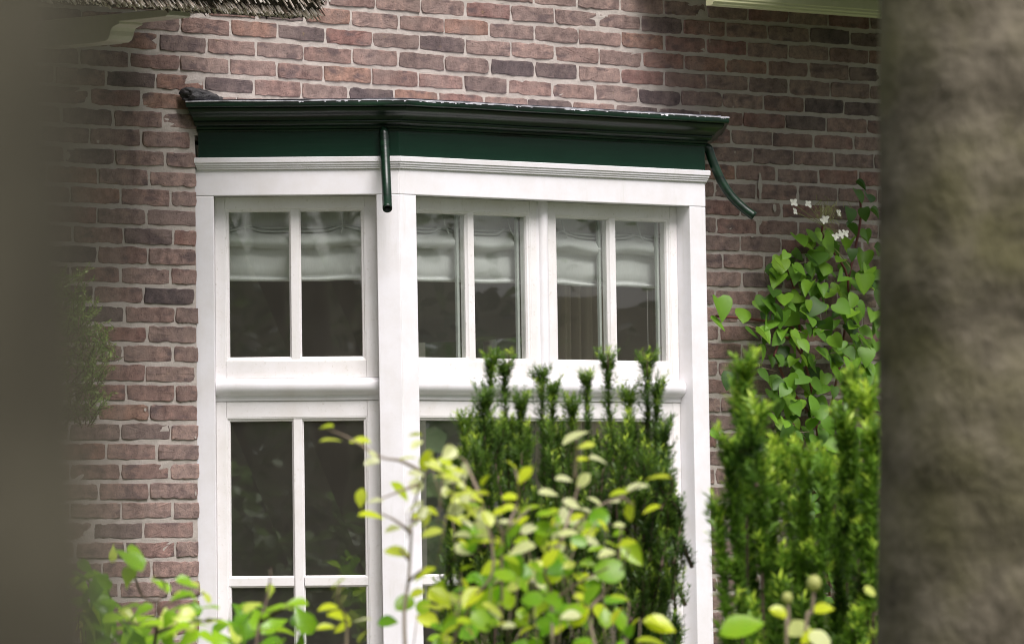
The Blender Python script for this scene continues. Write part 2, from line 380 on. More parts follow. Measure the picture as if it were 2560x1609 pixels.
# --- side wall with its own window, the room behind the bay
def rbox(m, s0, s1, o0, o1, z0, z1):
    v = [(s, -o, z) for z in (z0, z1) for s, o in ((s0, o0), (s1, o0), (s1, o1), (s0, o1))]
    m.add(v, [(0, 1, 2, 3), (7, 6, 5, 4), (0, 4, 5, 1), (1, 5, 6, 2), (2, 6, 7, 3), (3, 7, 4, 0)])
WS0, WS1, WO0, WO1, WZ0, WZ1 = 2.75, 3.0, -1.60, -2.50, 1.1, 2.62     # opening of the side window
m = MB()
rbox(m, WS0, WS1, -.262, WO0, 0, 3.3); rbox(m, WS0, WS1, WO1, -5.0, 0, 3.3); rbox(m, WS0, WS1, WO0, WO1, 0, WZ0); rbox(m, WS0, WS1, WO0, WO1, WZ1, 3.3)
rbox(m, -2.4, WS0, -5.2, -5.0, 0, 3.3); rbox(m, -2.6, -2.4, -.262, -5.2, 0, 3.3)
m.build('room_wall', PLASTER, house)
m = MB(); rbox(m, -2.4, WS0, -.262, -5.0, 2.96, 3.2); rbox(m, -P+.01, LEN+P-.01, -.255, .0, 2.62, 2.74)
v = [(-P+.06, -.0, 0), (0+.03, -(P-.06), 0), (LEN-.03, -(P-.06), 0), (LEN+P-.06, 0, 0)]
m.add([(x, y, 2.61) for x, y, _ in v]+[(x, y, 2.66) for x, y, _ in v], [(0, 1, 2, 3), (7, 6, 5, 4), (0, 4, 5, 1), (1, 5, 6, 2), (2, 6, 7, 3), (3, 7, 4, 0)])
m.build('room_ceiling', PLASTER, house)
m = MB(); rbox(m, -2.4, WS0, -.262, -5.0, .1, .3)
m.build('room_floor', FLOORM, house)
m = MB()
def rframe(m, o0, o1, z0, z1, wd, s0, s1):
    rbox(m, s0, s1, o0, o0-wd, z0, z1); rbox(m, s0, s1, o1+wd, o1, z0, z1); rbox(m, s0, s1, o0-wd, o1+wd, z0, z0+wd); rbox(m, s0, s1, o0-wd, o1+wd, z1-wd, z1)
rframe(m, WO0, WO1, WZ0, WZ1, .05, WS0+.01, WS0+.06)
rbox(m, WS0+.015, WS0+.055, -1.905, -1.94, WZ0+.05, WZ1-.05)
sw = m.build('side_window', SASHW, house, bevel=.002)
m = MB(); m.add([(WS0+.035, -o, z) for o, z in ((WO0-.05, WZ0+.05), (WO1+.05, WZ0+.05), (WO1+.05, WZ1-.05), (WO0-.05, WZ1-.05))], [(0, 1, 2, 3)]); m.build('glass', GLASS, sw)

# --- bay base below the windows
m = MB()
pl = [(-P, 0), (0, P), (LEN, P), (LEN+P, 0)]
m.add([bat(s, o, 0) for s, o in pl]+[bat(s, o, .70) for s, o in pl], [(0, 1, 2, 3), (7, 6, 5, 4), (0, 4, 5, 1), (1, 5, 6, 2), (2, 6, 7, 3), (3, 7, 4, 0)])
BBASE, t, b = mat('base_brick', (.2, .13, .1), .9)
bt = nd(t, 'ShaderNodeTexBrick', Scale=1.0); bt.inputs['Brick Width'].default_value = .2177; bt.inputs['Row Height'].default_value = .0637; bt.inputs['Mortar Size'].default_value = .005
bt.inputs['Color1'].default_value = (.19, .12, .1, 1); bt.inputs['Color2'].default_value = (.13, .085, .075, 1); bt.inputs['Mortar'].default_value = (.36, .33, .28, 1)
tc = t.nodes.new('ShaderNodeTexCoord'); sx = t.nodes.new('ShaderNodeSeparateXYZ'); cx = t.nodes.new('ShaderNodeCombineXYZ'); t.links.new(tc.outputs['Object'], sx.inputs[0]); t.links.new(sx.outputs[0], cx.inputs[0]); t.links.new(sx.outputs[2], cx.inputs[1]); t.links.new(cx.outputs[0], bt.inputs['Vector']); t.links.new(bt.outputs[0], b.inputs['Base Color'])
m.build('bay_base', BBASE, house)

# --- bay frame: corner boards, headers
ZS, ZO, ZR0, ZR1, ZF, ZC = .70, 2.571, 2.657, 2.696, 2.781, 2.876
BT = .085                                     # board thickness
m = MB()
fbox(m, 'F', 0.0006, .077, 0, BT, ZS, ZO); fbox(m, 'F', 1.387, LEN-.0006, 0, BT, ZS, ZO)
fbox(m, 'L', 0.0006, .076, 0, BT, ZS, ZO); fbox(m, 'L', .609, AW+.02, 0, BT, ZS, ZO)
fbox(m, 'R', 0.0006, .076, 0, BT, ZS, ZO); fbox(m, 'R', .609, AW+.02, 0, BT, ZS, ZO)
for fn, l0, l1 in (('F', .0006, LEN-.0006), ('L', .0006, AW+.02), ('R', .0006, AW+.02)): fbox(m, fn, l0, l1, -.0007, BT, ZO+.0005, ZR0+.004)
bf = m.build('bay_frame', WHITE, house, bevel=.0025)
# inner fillers behind the boards' mitres and head of each opening
m = MB(); bay_sweep(m, [(-.004, ZR0), (.006, ZR0-.001), (.008, ZR0+.001), (.008, ZR0+.006), (.0115, ZR0+.0075), (.0115, ZR0+.013), (.0155, ZR0+.0145), (.0155, ZR0+.021), (.0195, ZR0+.0225), (.0205, ZR1-.002), (.018, ZR1), (-.004, ZR1+.001)], 1.2)
m.build('rail_moulding', WHITE, bf)
m = MB()
BN = [(.10, 1.972), (.055, 1.972), (.043, 1.970), (.035, 1.964), (.031, 1.955), (.030, 1.946), (.032, 1.936), (.037, 1.927), (.045, 1.920), (.054, 1.916), (.056, 1.912), (.057, 1.902), (.059, 1.8985), (.10, 1.8985)]
for fn, t0, t1 in (('F', .077, 1.387), ('L', .076, .609), ('R', .076, .609)):
    m = MB(); fprism_h(m, fn, BN, t0+.0005, t1-.0005)
    o = m.build('transom', WHITE, bf, smooth=True); o.modifiers.new('es', 'EDGE_SPLIT').split_angle = R(42)
m = MB()                                        # half-round mullion between the two upper casements
fprism_v(m, 'F', [(.699, .10), (.699, .064)] + [(.727-.019*math.cos(a), .060-.017*math.sin(a)) for a in np.linspace(0, math.pi, 9)] + [(.749, .064), (.749, .10)], 1.9725, ZO)
o = m.build('mullion', WHITE, bf, smooth=True); o.modifiers.new('es', 'EDGE_SPLIT').split_angle = R(50)
m = MB(); bay_sweep(m, [(-.06, ZS-.05), (.03, ZS-.05), (.035, ZS-.045), (.035, ZS-.02), (.0, ZS+.006), (-.06, ZS+.01)], 1.1); m.build('window_sill', WHITE, bf)

# --- windows
SR0, SG = .062, .078                            # sash face and glass recess
def window(fn, t0, t1, z0, z1, wl, wr, wb, wt, vbars, hbars, name='casement_window'):
    """stiles and rails, mould round the glass, bars, spacer and glass"""
    m = MB()
    fbox(m, fn, t0, t0+wl, SR0, SR0+.045, z0, z1); fbox(m, fn, t1-wr, t1, SR0, SR0+.045, z0, z1)
    fbox(m, fn, t0+wl+.0004, t1-wr-.0004, SR0+.0009, SR0+.0445, z0, z0+wb); fbox(m, fn, t0+wl+.0004, t1-wr-.0004, SR0+.0009, SR0+.0445, z1-wt, z1)
    o = m.build(name, SASHW, house, bevel=.0014)
    B_ = .0135
    g0, g1, h0, h1 = t0+wl, t1-wr, z0+wb, z1-wt
    m = MB()
    prof = [(-.0005, SR0+.0015), (.003, SR0+.002), (.006, SR0+.006), (.011, SR0+.008), (B_, SG-.0005), (B_, SG+.020), (-.0005, SG+.020)]
    v = []; n = len(prof)
    for i_, r_ in prof:
        v += [face(fn, g0+i_, r_, h0+i_), face(fn, g1-i_, r_, h0+i_), face(fn, g1-i_, r_, h1-i_), face(fn, g0+i_, r_, h1-i_)]
    m.add(v, [(k*4+j, k*4+(j+1) % 4, (k+1)*4+(j+1) % 4, (k+1)*4+j) for k in range(n-1) for j in range(4)])
    m.build('glazing_bead', SASHW, o)
    gl0, gl1, gz0, gz1 = g0+B_, g1-B_, h0+B_, h1-B_
    pr = lambda c: [(c-.0195, SG-.0003), (c-.016, SR0+.010), (c-.0135, SR0+.004), (c+.0135, SR0+.004), (c+.016, SR0+.010), (c+.0195, SG-.0003), (c+.0195, SG+.02), (c-.0195, SG+.02)]
    for c in vbars:
        m = MB(); fprism_v(m, fn, pr(c), gz0-.0125, gz1+.0125); m.build('glazing_bar', SASHW, o, bevel=.001)
    for c in hbars:
        xs = [gl0] + [q for vb in sorted(vbars) for q in (vb-.017, vb+.017)] + [gl1]
        for a, b_ in zip(xs[0::2], xs[1::2]):
            m = MB(); fprism_h(m, fn, [(r, z) for z, r in pr(c)], a-.0125*(a == gl0), b_+.0125*(b_ == gl1)); m.build('glazing_bar', SASHW, o, bevel=.001)
    m = MB(); ms_ = MB()                         # glass, with the sealed unit's grey spacer behind it
    xs = [gl0] + [q for vb in sorted(vbars) for q in (vb-.0195, vb+.0195)] + [gl1]
    zs = [gz0] + [q for hb in sorted(hbars) for q in (hb-.0195, hb+.0195)] + [gz1]
    for a, b_ in zip(xs[0::2], xs[1::2]):
        for c, d_ in zip(zs[0::2], zs[1::2]):
            e = .001
            m.add([face(fn, a-e, SG, c-e), face(fn, b_+e, SG, c-e), face(fn, b_+e, SG, d_+e), face(fn, a-e, SG, d_+e)], [(0, 1, 2, 3)])
            if fn != 'F': continue
            for q0, q1 in ((a+.0005, a+.011), (b_-.011, b_-.0005)):
                ms_ = MB(); fbox(ms_, fn, q0, q1, SG+.026, SG+.036, c, d_); ms_.build('spacer_bar', ALU, o)
    m.build('glass', GLASS, o)
    return o
zl, zh = 1.9725, ZO-.0005
window('L', .0765, .6085, zl, zh, .040, .033, .057, .037, [.3465], [])
window('F', .0775, .699, zl, zh, .0385, .0285, .054, .040, [.393], [])
window('F', .749, 1.3865, zl, zh, .042, .034, .054, .040, [1.072], [])
window('R', .0765, .6085, zl, zh, .040, .033, .057, .037, [.3465], [])
zl2, zh2 = ZS+.01, 1.898
window('L', .0765, .6085, zl2, zh2, .040, .033, .07, .054, [.3435], [1.304])
window('F', .0775, 1.3865, zl2, zh2, .0385, .034, .07, .054, [], [1.304])
window('R', .0765, .6085, zl2, zh2, .040, .033, .07, .054, [.3435], [1.304])

# --- green cornice
m = MB(); bay_sweep(m, [(-.01, ZR1+.0015), (.0015, ZR1+.0015), (.0015, ZF+.002), (-.01, ZF+.002)], 0.9)
co = m.build('cornice', GREEN, house)
PRO = [(-.01, ZF), (.006, ZF), (.007, ZF+.005), (.005, ZF+.007), (.011, ZF+.009), (.013, ZF+.014), (.012, ZF+.017), (.020, ZF+.019), (.0265, ZF+.024), (.029, ZF+.030), (.028, ZF+.034),
       (.035, ZF+.0355), (.037, ZF+.041), (.043, ZF+.049), (.053, ZF+.055), (.063, ZF+.060), (.069, ZF+.067), (.071, ZF+.0725), (.070, ZF+.0755), (.083, ZF+.0765), (.0865, ZF+.079), (.0875, ZF+.084), (.086, ZC-.002), (.083, ZC), (-.01, ZC+.001)]
m = MB(); bay_sweep(m, PRO, 1.0, seg=6, wob=.0012)
o = m.build('crown_moulding', CROWN, co, smooth=True); o.modifiers.new('es', 'EDGE_SPLIT').split_angle = R(30)
m = MB(); bay_sweep(m, [(-.05, ZC+.002), (.0868, ZC-.0022), (.0888, ZC-.001), (.0893, ZC+.0018), (.086, ZC+.0028), (-.05, ZC+.004)], 1.0, seg=6, wob=.0010)
cap = m
v = [bat(s, o_, ZC+.008) for s, o_ in bay_path(.06, 1.0)]; m = MB()
m.add([(-P-.02, .002, ZC+.012), (LEN+P+.02, .002, ZC+.012)] + [v[3], v[2], v[1], v[0]], [(0, 1, 2, 3, 4, 5)]); m.build('lead_roof', LEAD, co)
m = cap                                          # flakes of white primer along the worn lip
for k in range(70):
    u = rnd.random(); fr_ = rnd.random() < .8
    ln = rnd.choice((.006, .01, .014, .022, .04)); hh = rnd.uniform(.0015, .006)
    if fr_: base = lambda du: (-TN*.088 + u*(LEN+2*TN*.088) + du, P+.0881)
    else: base = lambda du: ((-TN*.088-(P+.03)*(u*.55)+du*Q), P+.0881-(P+.03)*(u*.55)+du*Q)
    kk = 9; pts = []
    for i in range(kk):
        a = 2*math.pi*i/kk; du = ln*math.cos(a)*rnd.uniform(.6, 1)*.5; dz = -hh*(.5+.5*math.sin(a))*rnd.uniform(.5, 1.2)
        s_, o_ = base(du); pts.append(bat(s_, o_+.0004, ZC-.0012+dz+.001))
    m.add(pts, [tuple(range(kk))], 1)
m.build('lead_capping', [LEAD, CHIP], co)
# lead lump dressed over the left end
bm = bmesh.new(); bmesh.ops.create_icosphere(bm, subdivisions=4, radius=1)
for v in bm.verts:
    n = Vector(v.co); k = 1+.10*math.sin(5*n.x+1)*math.sin(7*n.z)+.09*math.sin(13*n.x+4*n.y)+.07*math.sin(23*n.x)*math.sin(19*n.z+2)+.05*math.sin(41*n.x+9*n.y)
    v.co = Vector((n.x*.088*k, n.y*.035*k, n.z*.021*k*(1.1-.6*n.x)))
me = bpy.data.meshes.new('lead_flashing'); bm.to_mesh(me); bm.free()
o = link('lead_flashing', me, DARKLEAD, co, True); o.location = (-P-.005, -.028, ZC+.018); o.rotation_euler = (0, R(5), 0)

# --- rain spouts from the cornice
def tube(m, pts, rad, n=10, cap=True, mi=0):
    pts = [Vector(p) for p in pts]; rads = rad if isinstance(rad, (list, tuple)) else [rad]*len(pts)
    base = len(m.v); prev = None
    for i, p in enumerate(pts):
        d = (pts[min(i+1, len(pts)-1)]-pts[max(i-1, 0)]).normalized()
        a = (prev - d*prev.dot(d)).normalized() if prev is not None else d.orthogonal().normalized()
        prev = a; b_ = d.cross(a)
        for k in range(n):
            th = 2*math.pi*k/n; m.v.append(tuple(p+(a*math.cos(th)+b_*math.sin(th))*rads[i]))
    for i in range(len(pts)-1):
        for k in range(n): m.f.append([base+i*n+k, base+i*n+(k+1) % n, base+(i+1)*n+(k+1) % n, base+(i+1)*n+k]); m.mi.append(mi)
    if cap:
        m.f.append([base+k for k in range(n)][::-1]); m.mi.append(mi); m.f.append([base+(len(pts)-1)*n+k for k in range(n)]); m.mi.append(mi)
def spline(pts, n=6):
    pts = [Vector(p) for p in pts]; out = []
    for i in range(len(pts)-1):
        p0, p1, p2, p3 = pts[max(i-1, 0)], pts[i], pts[i+1], pts[min(i+2, len(pts)-1)]
        for k in range(n):
            u = k/n; out.append(.5*((2*p1)+(p2-p0)*u+(2*p0-5*p1+4*p2-p3)*u*u+(3*p1-p0-3*p2+p3)*u**3))
    out.append(pts[-1]); return out
SPR = [(-.03, .012), (0.012, .002), (.020, -.012), (.027, -.035), (.040, -.069), (.060, -.115), (.090, -.163), (.130, -.205), (.170, -.236)]
for fn in ('L', 'R'):
    def sp(o_, dz): return face(fn, .047-(.010*dz/-.236 if fn == 'L' else 0), -o_, ZF-.006+dz*(1.10 if fn == 'L' else 1))
    m = MB(); c_ = spline([sp(*q) for q in SPR], 4); tube(m, c_, .0158, 14, cap=False)
    n_ = len(c_); ring = len(m.v)-14             # turn the open end inward: a hollow mouth
    cp = c_[-1]; dd = (c_[-1]-c_[-3]).normalized()
    inner = []
    for k in range(14): p = Vector(m.v[ring+k]); inner.append(tuple(cp+(p-cp)*.78))
    deep = [tuple(Vector(q)-dd*.05) for q in inner]
    b0 = len(m.v); m.v += inner+deep
    for k in range(14):
        k2 = (k+1) % 14; m.f.append([ring+k, ring+k2, b0+k2, b0+k]); m.f.append([b0+k, b0+k2, b0+14+k2, b0+14+k]); m.mi += [0, 0]
    m.f.append([b0+14+k for k in range(14)]); m.mi.append(0)
    m.build('rain_spout', CROWN, house, smooth=True)

# --- thatched eaves with their boxed boards
def thatch(s0, s1, o_e, z_e, seed, detail=None, endr=False):
    """roof slab of packed reed whose eave runs along the wall at outward o_e, height z_e"""
    sl_ = R(48); dn = (math.cos(sl_), -math.sin(sl_)); nm = (math.sin(sl_), math.cos(sl_))       # down-slope and outward normal in (o, z)
    th = .26; m = MB(); L_ = 3.0
    prof = [(o_e-.02, z_e), (o_e-.13, z_e-.012), (o_e-dn[0]*L_-.13, z_e-dn[1]*L_-.012), (o_e-dn[0]*L_+nm[0]*th, z_e-dn[1]*L_+nm[1]*th), (o_e+nm[0]*th-dn[0]*.18, z_e+nm[1]*th-dn[1]*.18), (o_e+.045, z_e+.06)]
    n = len(prof); v = [(s, -o, z) for s in (s0, s1) for o, z in prof]
    m.add(v, [(i, (i+1) % n, n+(i+1) % n, n+i) for i in range(n)] + [tuple(range(n))[::-1], tuple(range(n, 2*n))], 1)
    nv = len(m.v); ti = [(.1, 0, 0, 1)]*nv
    r = random.Random(seed); cnt = detail[2] if detail else 600; a, b_ = detail[:2] if detail else (s0, s1)
    for k in range(cnt):
        s = r.uniform(a, b_); e = r.random()          # e: distance in up the sloping cut end
        ln = r.uniform(.10, .28); back = r.random()**1.6*.30
        o_tip = o_e+.045+nm[0]*0 - dn[0]*back + r.gauss(0, .008); z_tip = z_e+.005+r.random()*.075 - dn[1]*back*1.0 + r.gauss(0, .006)
        if r.random() < .25: z_tip = z_e-.012+r.gauss(0, .006); o_tip = o_e+r.uniform(-.08, .02)
        d3 = Vector((r.gauss(.05, .09), -dn[0]+r.gauss(0, .06), dn[1]+r.gauss(0, .08))).normalized()
        tip = Vector((s, -o_tip, z_tip)); root = tip-d3*ln
        w_ = r.uniform(.0014, .0034); ax = d3.orthogonal().normalized(); bx = d3.cross(ax)
        vv = [tuple(q+(ax*math.cos(g)+bx*math.sin(g))*w_*f_) for q, f_ in ((root, .9), (tip, 1)) for g in (0, 2.1, 4.2)]
        m.add(vv, [(0, 1, 4, 3), (1, 2, 5, 4), (2, 0, 3, 5), (3, 4, 5)])
        q = r.random(); tv = min(1, max(0, r.gauss(.86, .18))) if q > .2 else r.uniform(0, .35)
        ti += [(tv, 0, 0, 1)]*6
    o = m.build('thatched_roof', [THATCH, THATCHBASE], house)
    ca = o.data.color_attributes.new('tint', 'FLOAT_COLOR', 'POINT'); ca.data.foreach_set('color', np.array(ti, dtype=np.float32).ravel())
    return o
thatch(-3.6, -.66, .80, 3.115, 3, (-2.4, -.65, 6500))
thatch(1.72, 3.4, 1.0, 3.42, 5)
# left: cream bracket box with an ogee nose, and board along the eave
m = MB()
og = [(0, 3.026), (.30, 3.026), (.315, 3.028), (.335, 3.028), (.350, 3.034), (.358, 3.046), (.362, 3.060), (.370, 3.070), (.388, 3.076), (.402, 3.079), (.402, 3.087), (.62, 3.089), (.63, 3.093), (.63, 3.112), (0, 3.112)]
def eprism(m, prof, s0, s1):
    n = len(prof); v = [(s, -o, z) for s in (s0, s1) for o, z in prof]
    m.add(v, [(i, (i+1) % n, n+(i+1) % n, n+i) for i in range(n)] + [tuple(range(n))[::-1], tuple(range(n, 2*n))])
eprism(m, og, -1.165, -1.065)
m.build('eave_bracket', CREAM, house, bevel=.0015)
m = MB(); eprism(m, [(o_, z_-.016) for o_, z_ in [(.375, 3.292), (.40, 3.292), (.408, 3.296), (.408, 3.302), (.416, 3.306), (.416, 3.314), (.42, 3.316), (.42, 3.52), (.006, 3.52), (.006, 3.50), (.375, 3.50)]], 1.575, 3.3); m.build('eave_board', SHADECREAM, house, bevel=.0015)

# ------------------------------------------------------------------ blinds and curtain inside
def roman_blind(fn, t0, t1, rec, cords, seed, label):
    r = random.Random(seed)
    # profile down the cloth: (z, outward push, strength of sway)
    prof = [(2.585, 0, 0), (2.50, 0, .1), (2.478, .000, .2), (2.474, .012, .3), (2.468, .014, .3), (2.466, .004, .3), (2.462, .016, .4), (2.456, .018, .4), (2.454, .006, .4), (2.450, .020, .5), (2.443, .022, .6),
            (2.428, .026, .8), (2.414, .024, 1), (2.406, .018, 1), (2.404, .008, 1), (2.396, .010, 1), (2.37, .016, 1), (2.34, .017, .8), (2.315, .014, .6), (2.3085, .009, .5), (2.3065, .016, .5), (2.298, .017, .5), (2.2945, .012, .5), (2.2945, .002, .5)]
    nu = 48; v = []; ph = r.uniform(0, 6)
    for z, o, sw_ in prof:
        for i in range(nu+1):
            u = i/nu; t_ = t0+(t1-t0)*u
            dmin = min(abs(t_-c) for c in cords); pin = math.exp(-(dmin/.035)**2)
            wide = math.exp(-(dmin/.10)**2)
            dz = sw_*(.012*wide - .009*math.sin(math.pi*((u*2.3+ph) % 1))) + (.016*pin if 2.44 < z < 2.47 else 0)
            oo = o*(1-.5*pin*(z > 2.43)) + sw_*(.010*math.sin(u*9+ph+z*9)*.7+.004*math.sin(u*23+ph*2)) * (1 if z < 2.405 else .5)
            if z < 2.30: dz *= .6
            v.append(face(fn, t_, rec+.03-oo*(2.1 if z > 2.40 else 1.35), z+dz*.9))
    n = nu+1; f = [(j*n+i, j*n+i+1, (j+1)*n+i+1, (j+1)*n+i) for j in range(len(prof)-1) for i in range(nu)]
    e = empty('roman_blind', hw(*(lambda q: (q[0], -q[1], q[2]))(face(fn, (t0+t1)/2, rec, 2.29))), TH)
    inv = Matrix.Translation(HO) @ Matrix.Rotation(TH, 4, 'Z'); off = (Matrix.Translation(e.location) @ Matrix.Rotation(TH, 4, 'Z')).inverted() @ inv
    def loc(vv): return [tuple(off @ Vector(p)) for p in vv]
    m = MB(); m.add(loc(v), f); m.build('cloth', LINEN, e, smooth=True)
    for c in cords:
        m = MB(); tube(m, loc([face(fn, c, rec+.028, 2.58), face(fn, c, rec-.010, 2.475), face(fn, c+.004, rec-.020, 2.455)]), .0022, 5); m.build('lift_cord', LINEN, e)
    tag(e, label, 'blind', 'roman blinds inside the bay window')
    return e, loc
roman_blind('L', .09, .60, .130, [.51, .19], 1, 'folded white roman blind behind the narrow angled side window, nearest the thatch')
roman_blind('F', .125, .722, .135, [.335, .64], 2, 'folded white roman blind behind the front window beside the corner post')
e, loc = roman_blind('F', .742, 1.40, .135, [.90, 1.27], 3, 'folded white roman blind in the front casement with the bead chain')
m = MB()
for k in range(46): 
    c_ = Vector(loc([face('F', 1.30, .125, 2.30-k*.0085)])[0]); a = .0021
    m.add([tuple(c_+Vector(q)*a) for q in ((1, 0, 0), (-1, 0, 0), (0, 1, 0), (0, -1, 0), (0, 0, 1), (0, 0, -1))], [(0, 2, 4), (2, 1, 4), (1, 3, 4), (3, 0, 4), (2, 0, 5), (1, 2, 5), (3, 1, 5), (0, 3, 5)])
m.build('bead_chain', LINEN, e)
# curtain on the side wall of the room and the raised grey blind over its window
m = MB(); nu = 120
cv = []
for z in (.35, 1.0, 1.8, 2.6):
    for i in range(nu+1):
        u = i/nu; s_ = 1.45+.36*u; o_ = -.35+.035*math.sin(u*38+.9*math.sin(u*9))+.010*math.sin(u*97)
        cv.append((s_, -o_, z))
m.add(cv, [(j*(nu+1)+i, j*(nu+1)+i+1, (j+1)*(nu+1)+i+1, (j+1)*(nu+1)+i) for j in range(3) for i in range(nu)])
ce = empty('curtain', hw(1.63, -.35, .35), TH); off = (Matrix.Translation(ce.location) @ Matrix.Rotation(TH, 4, 'Z')).inverted() @ (Matrix.Translation(HO) @ Matrix.Rotation(TH, 4, 'Z'))
m.v = [tuple(off @ Vector(p)) for p in m.v]; m.build('cloth', DRAPE, ce, smooth=True)
m = MB(); tube(m, [tuple(off @ Vector((-.5, .35, 2.62))), tuple(off @ Vector((2.1, .35, 2.62)))], .012, 8); m.build('curtain_rod', ALU, ce)
tag(ce, 'taupe curtain hanging in deep folds inside the room, seen through the front window', 'curtain')
m = MB(); pf = [(2.66, 0), (2.40, 0.0), (2.30, .012), (2.285, .024), (2.276, .002), (2.262, .026), (2.252, .003), (2.238, .026), (2.228, .002), (2.212, .024), (2.200, .012)]
for o_ in (WO0+.04, WO1-.04):
    pass
be = empty('raised_blind', hw(2.70, (WO0+WO1)/2, 2.17), TH); off = (Matrix.Translation(be.location) @ Matrix.Rotation(TH, 4, 'Z')).inverted() @ (Matrix.Translation(HO) @ Matrix.Rotation(TH, 4, 'Z'))
v = [tuple(off @ Vector((2.72-x, -(WO0+.0+(WO1-WO0)*i/12), z-.012*math.sin(math.pi*i/12)*(z < 2.3)))) for z, x in pf for i in range(13)]
m.add(v, [(j*13+i, j*13+i+1, (j+1)*13+i+1, (j+1)*13+i) for j in range(len(pf)-1) for i in range(12)]); m.build('cloth', GREYLIN, be, smooth=True)
tag(be, 'grey raised blind over the far window inside the room, above the green view', 'blind')

# ------------------------------------------------------------------ foliage helpers
def tmpl(rings, fold=.12, bend=.12):
    v = []; n = len(rings)
    for um, ue, hw_ in rings:
        v += [(ue, hw_, fold*hw_*2 - bend*ue*ue), (um, 0, -bend*um*um), (ue, -hw_, fold*hw_*2 - bend*ue*ue)]
    f = []
    for i in range(n-1): f += [(3*i, 3*i+1, 3*i+4, 3*i+3), (3*i+1, 3*i+2, 3*i+5, 3*i+4)]
    return np.array(v, dtype=float), f
OVATE = tmpl([(0, 0, .02), (.1, .1, .17), (.28, .28, .31), (.5, .5, .33), (.72, .72, .24), (.88, .88, .11), (1, 1, .004)], .14, .16)
OVATE2 = tmpl([(0, 0, .02), (.1, .1, .17), (.28, .28, .31), (.5, .5, .33), (.72, .72, .24), (.88, .88, .11), (1, 1, .004)], .30, -.10)
ROUND = tmpl([(0, 0, .02), (.08, .08, .24), (.25, .25, .40), (.5, .5, .43), (.75, .75, .36), (.92, .92, .18), (1, 1, .01)], .10, .10)
POINTED = tmpl([(0, 0, .02), (.08, .06, .15), (.22, .2, .30), (.32, .33, .28), (.42, .42, .31), (.60, .6, .22), (.80, .8, .10), (1, 1, .003)], .16, .30)
HEARTS = [tmpl([(.02, -.05*k_, .22), (.08, .02, .40), (.24, .21, .47), (.46, .45, .43), (.70, .69, .29), (.88, .88, .12), (1, 1, .004)], fo_, be_) for k_, fo_, be_ in ((1, .10, .14), (1.4, .28, .30), (.5, -.12, .22), (1, .45, .10), (.4, .05, .40), (1.6, .18, -.08))]
HEART = tmpl([(.02, -.10, .20), (.10, .0, .42), (.28, .24, .50), (.50, .48, .44), (.72, .71, .27), (.88, .88, .11), (1, 1, .004)], .10, .14)
NEEDLE = (np.array([(0, .06, 0), (.45, .5, .0), (1, 0, -.04), (.45, -.5, 0), ], dtype=float)*np.array([1, .2, 1]), [(0, 1, 2, 3)])
class Leaves:
    def __init__(self): self.P = []; self.F = []; self.T = []; self.n = 0; self.mi = []
    def add(self, T, pos, X, N, L, W, tint):
        X = Vector(X).normalized(); N = Vector(N); N = (N-X*N.dot(X))
        if N.length < 1e-4: N = X.orthogonal()
        N.normalize(); Y = N.cross(X); v, f = T
        A = np.array([X*L, Y*L*W, N*L]); self.P.append(v @ A + np.array(pos))
        self.F += [[self.n+i for i in q] for q in f]; self.T += [tint]*len(v); self.n += len(v)
    def build(self, name, m, parent, origin):
        me = bpy.data.meshes.new(name); v = np.concatenate(self.P)-np.array(origin)
        me.from_pydata(v.tolist(), [], self.F); me.update()
        o = link(name, me, m, parent, True)
        ca = me.color_attributes.new('tint', 'FLOAT_COLOR', 'POINT'); a = np.ones((len(v), 4), dtype=np.float32); a[:, 0] = self.T; a[:, 1] = a[:, 2] = 0
        ca.data.foreach_set('color', a.ravel()); return o
def needles(L, p0, p1, n, ln, wd, tint, tipl=0.0, r=rnd, droop=.0, spread=55):
    """n needles set round the shoot p0 -> p1"""
    p0, p1 = Vector(p0), Vector(p1); d = (p1-p0).normalized(); a = d.orthogonal().normalized(); b_ = d.cross(a)
    for k in range(n):
        u = (k+r.random())/n; th = k*2.399+r.uniform(-.4, .4); el = R(r.gauss(spread-18*u, 10))
        rad = a*math.cos(th)+b_*math.sin(th); X = rad*math.sin(el)+d*math.cos(el)+Vector((0, 0, -droop))
        Nn = d*math.sin(el)-rad*math.cos(el)
        tn = tint+r.gauss(0, .07)+tipl*u**2
        L.add(NEEDLE, p0+(p1-p0)*u, X, Nn, ln*r.uniform(.7, 1.1)*(1-.25*u), wd, min(1, max(0, tn)))
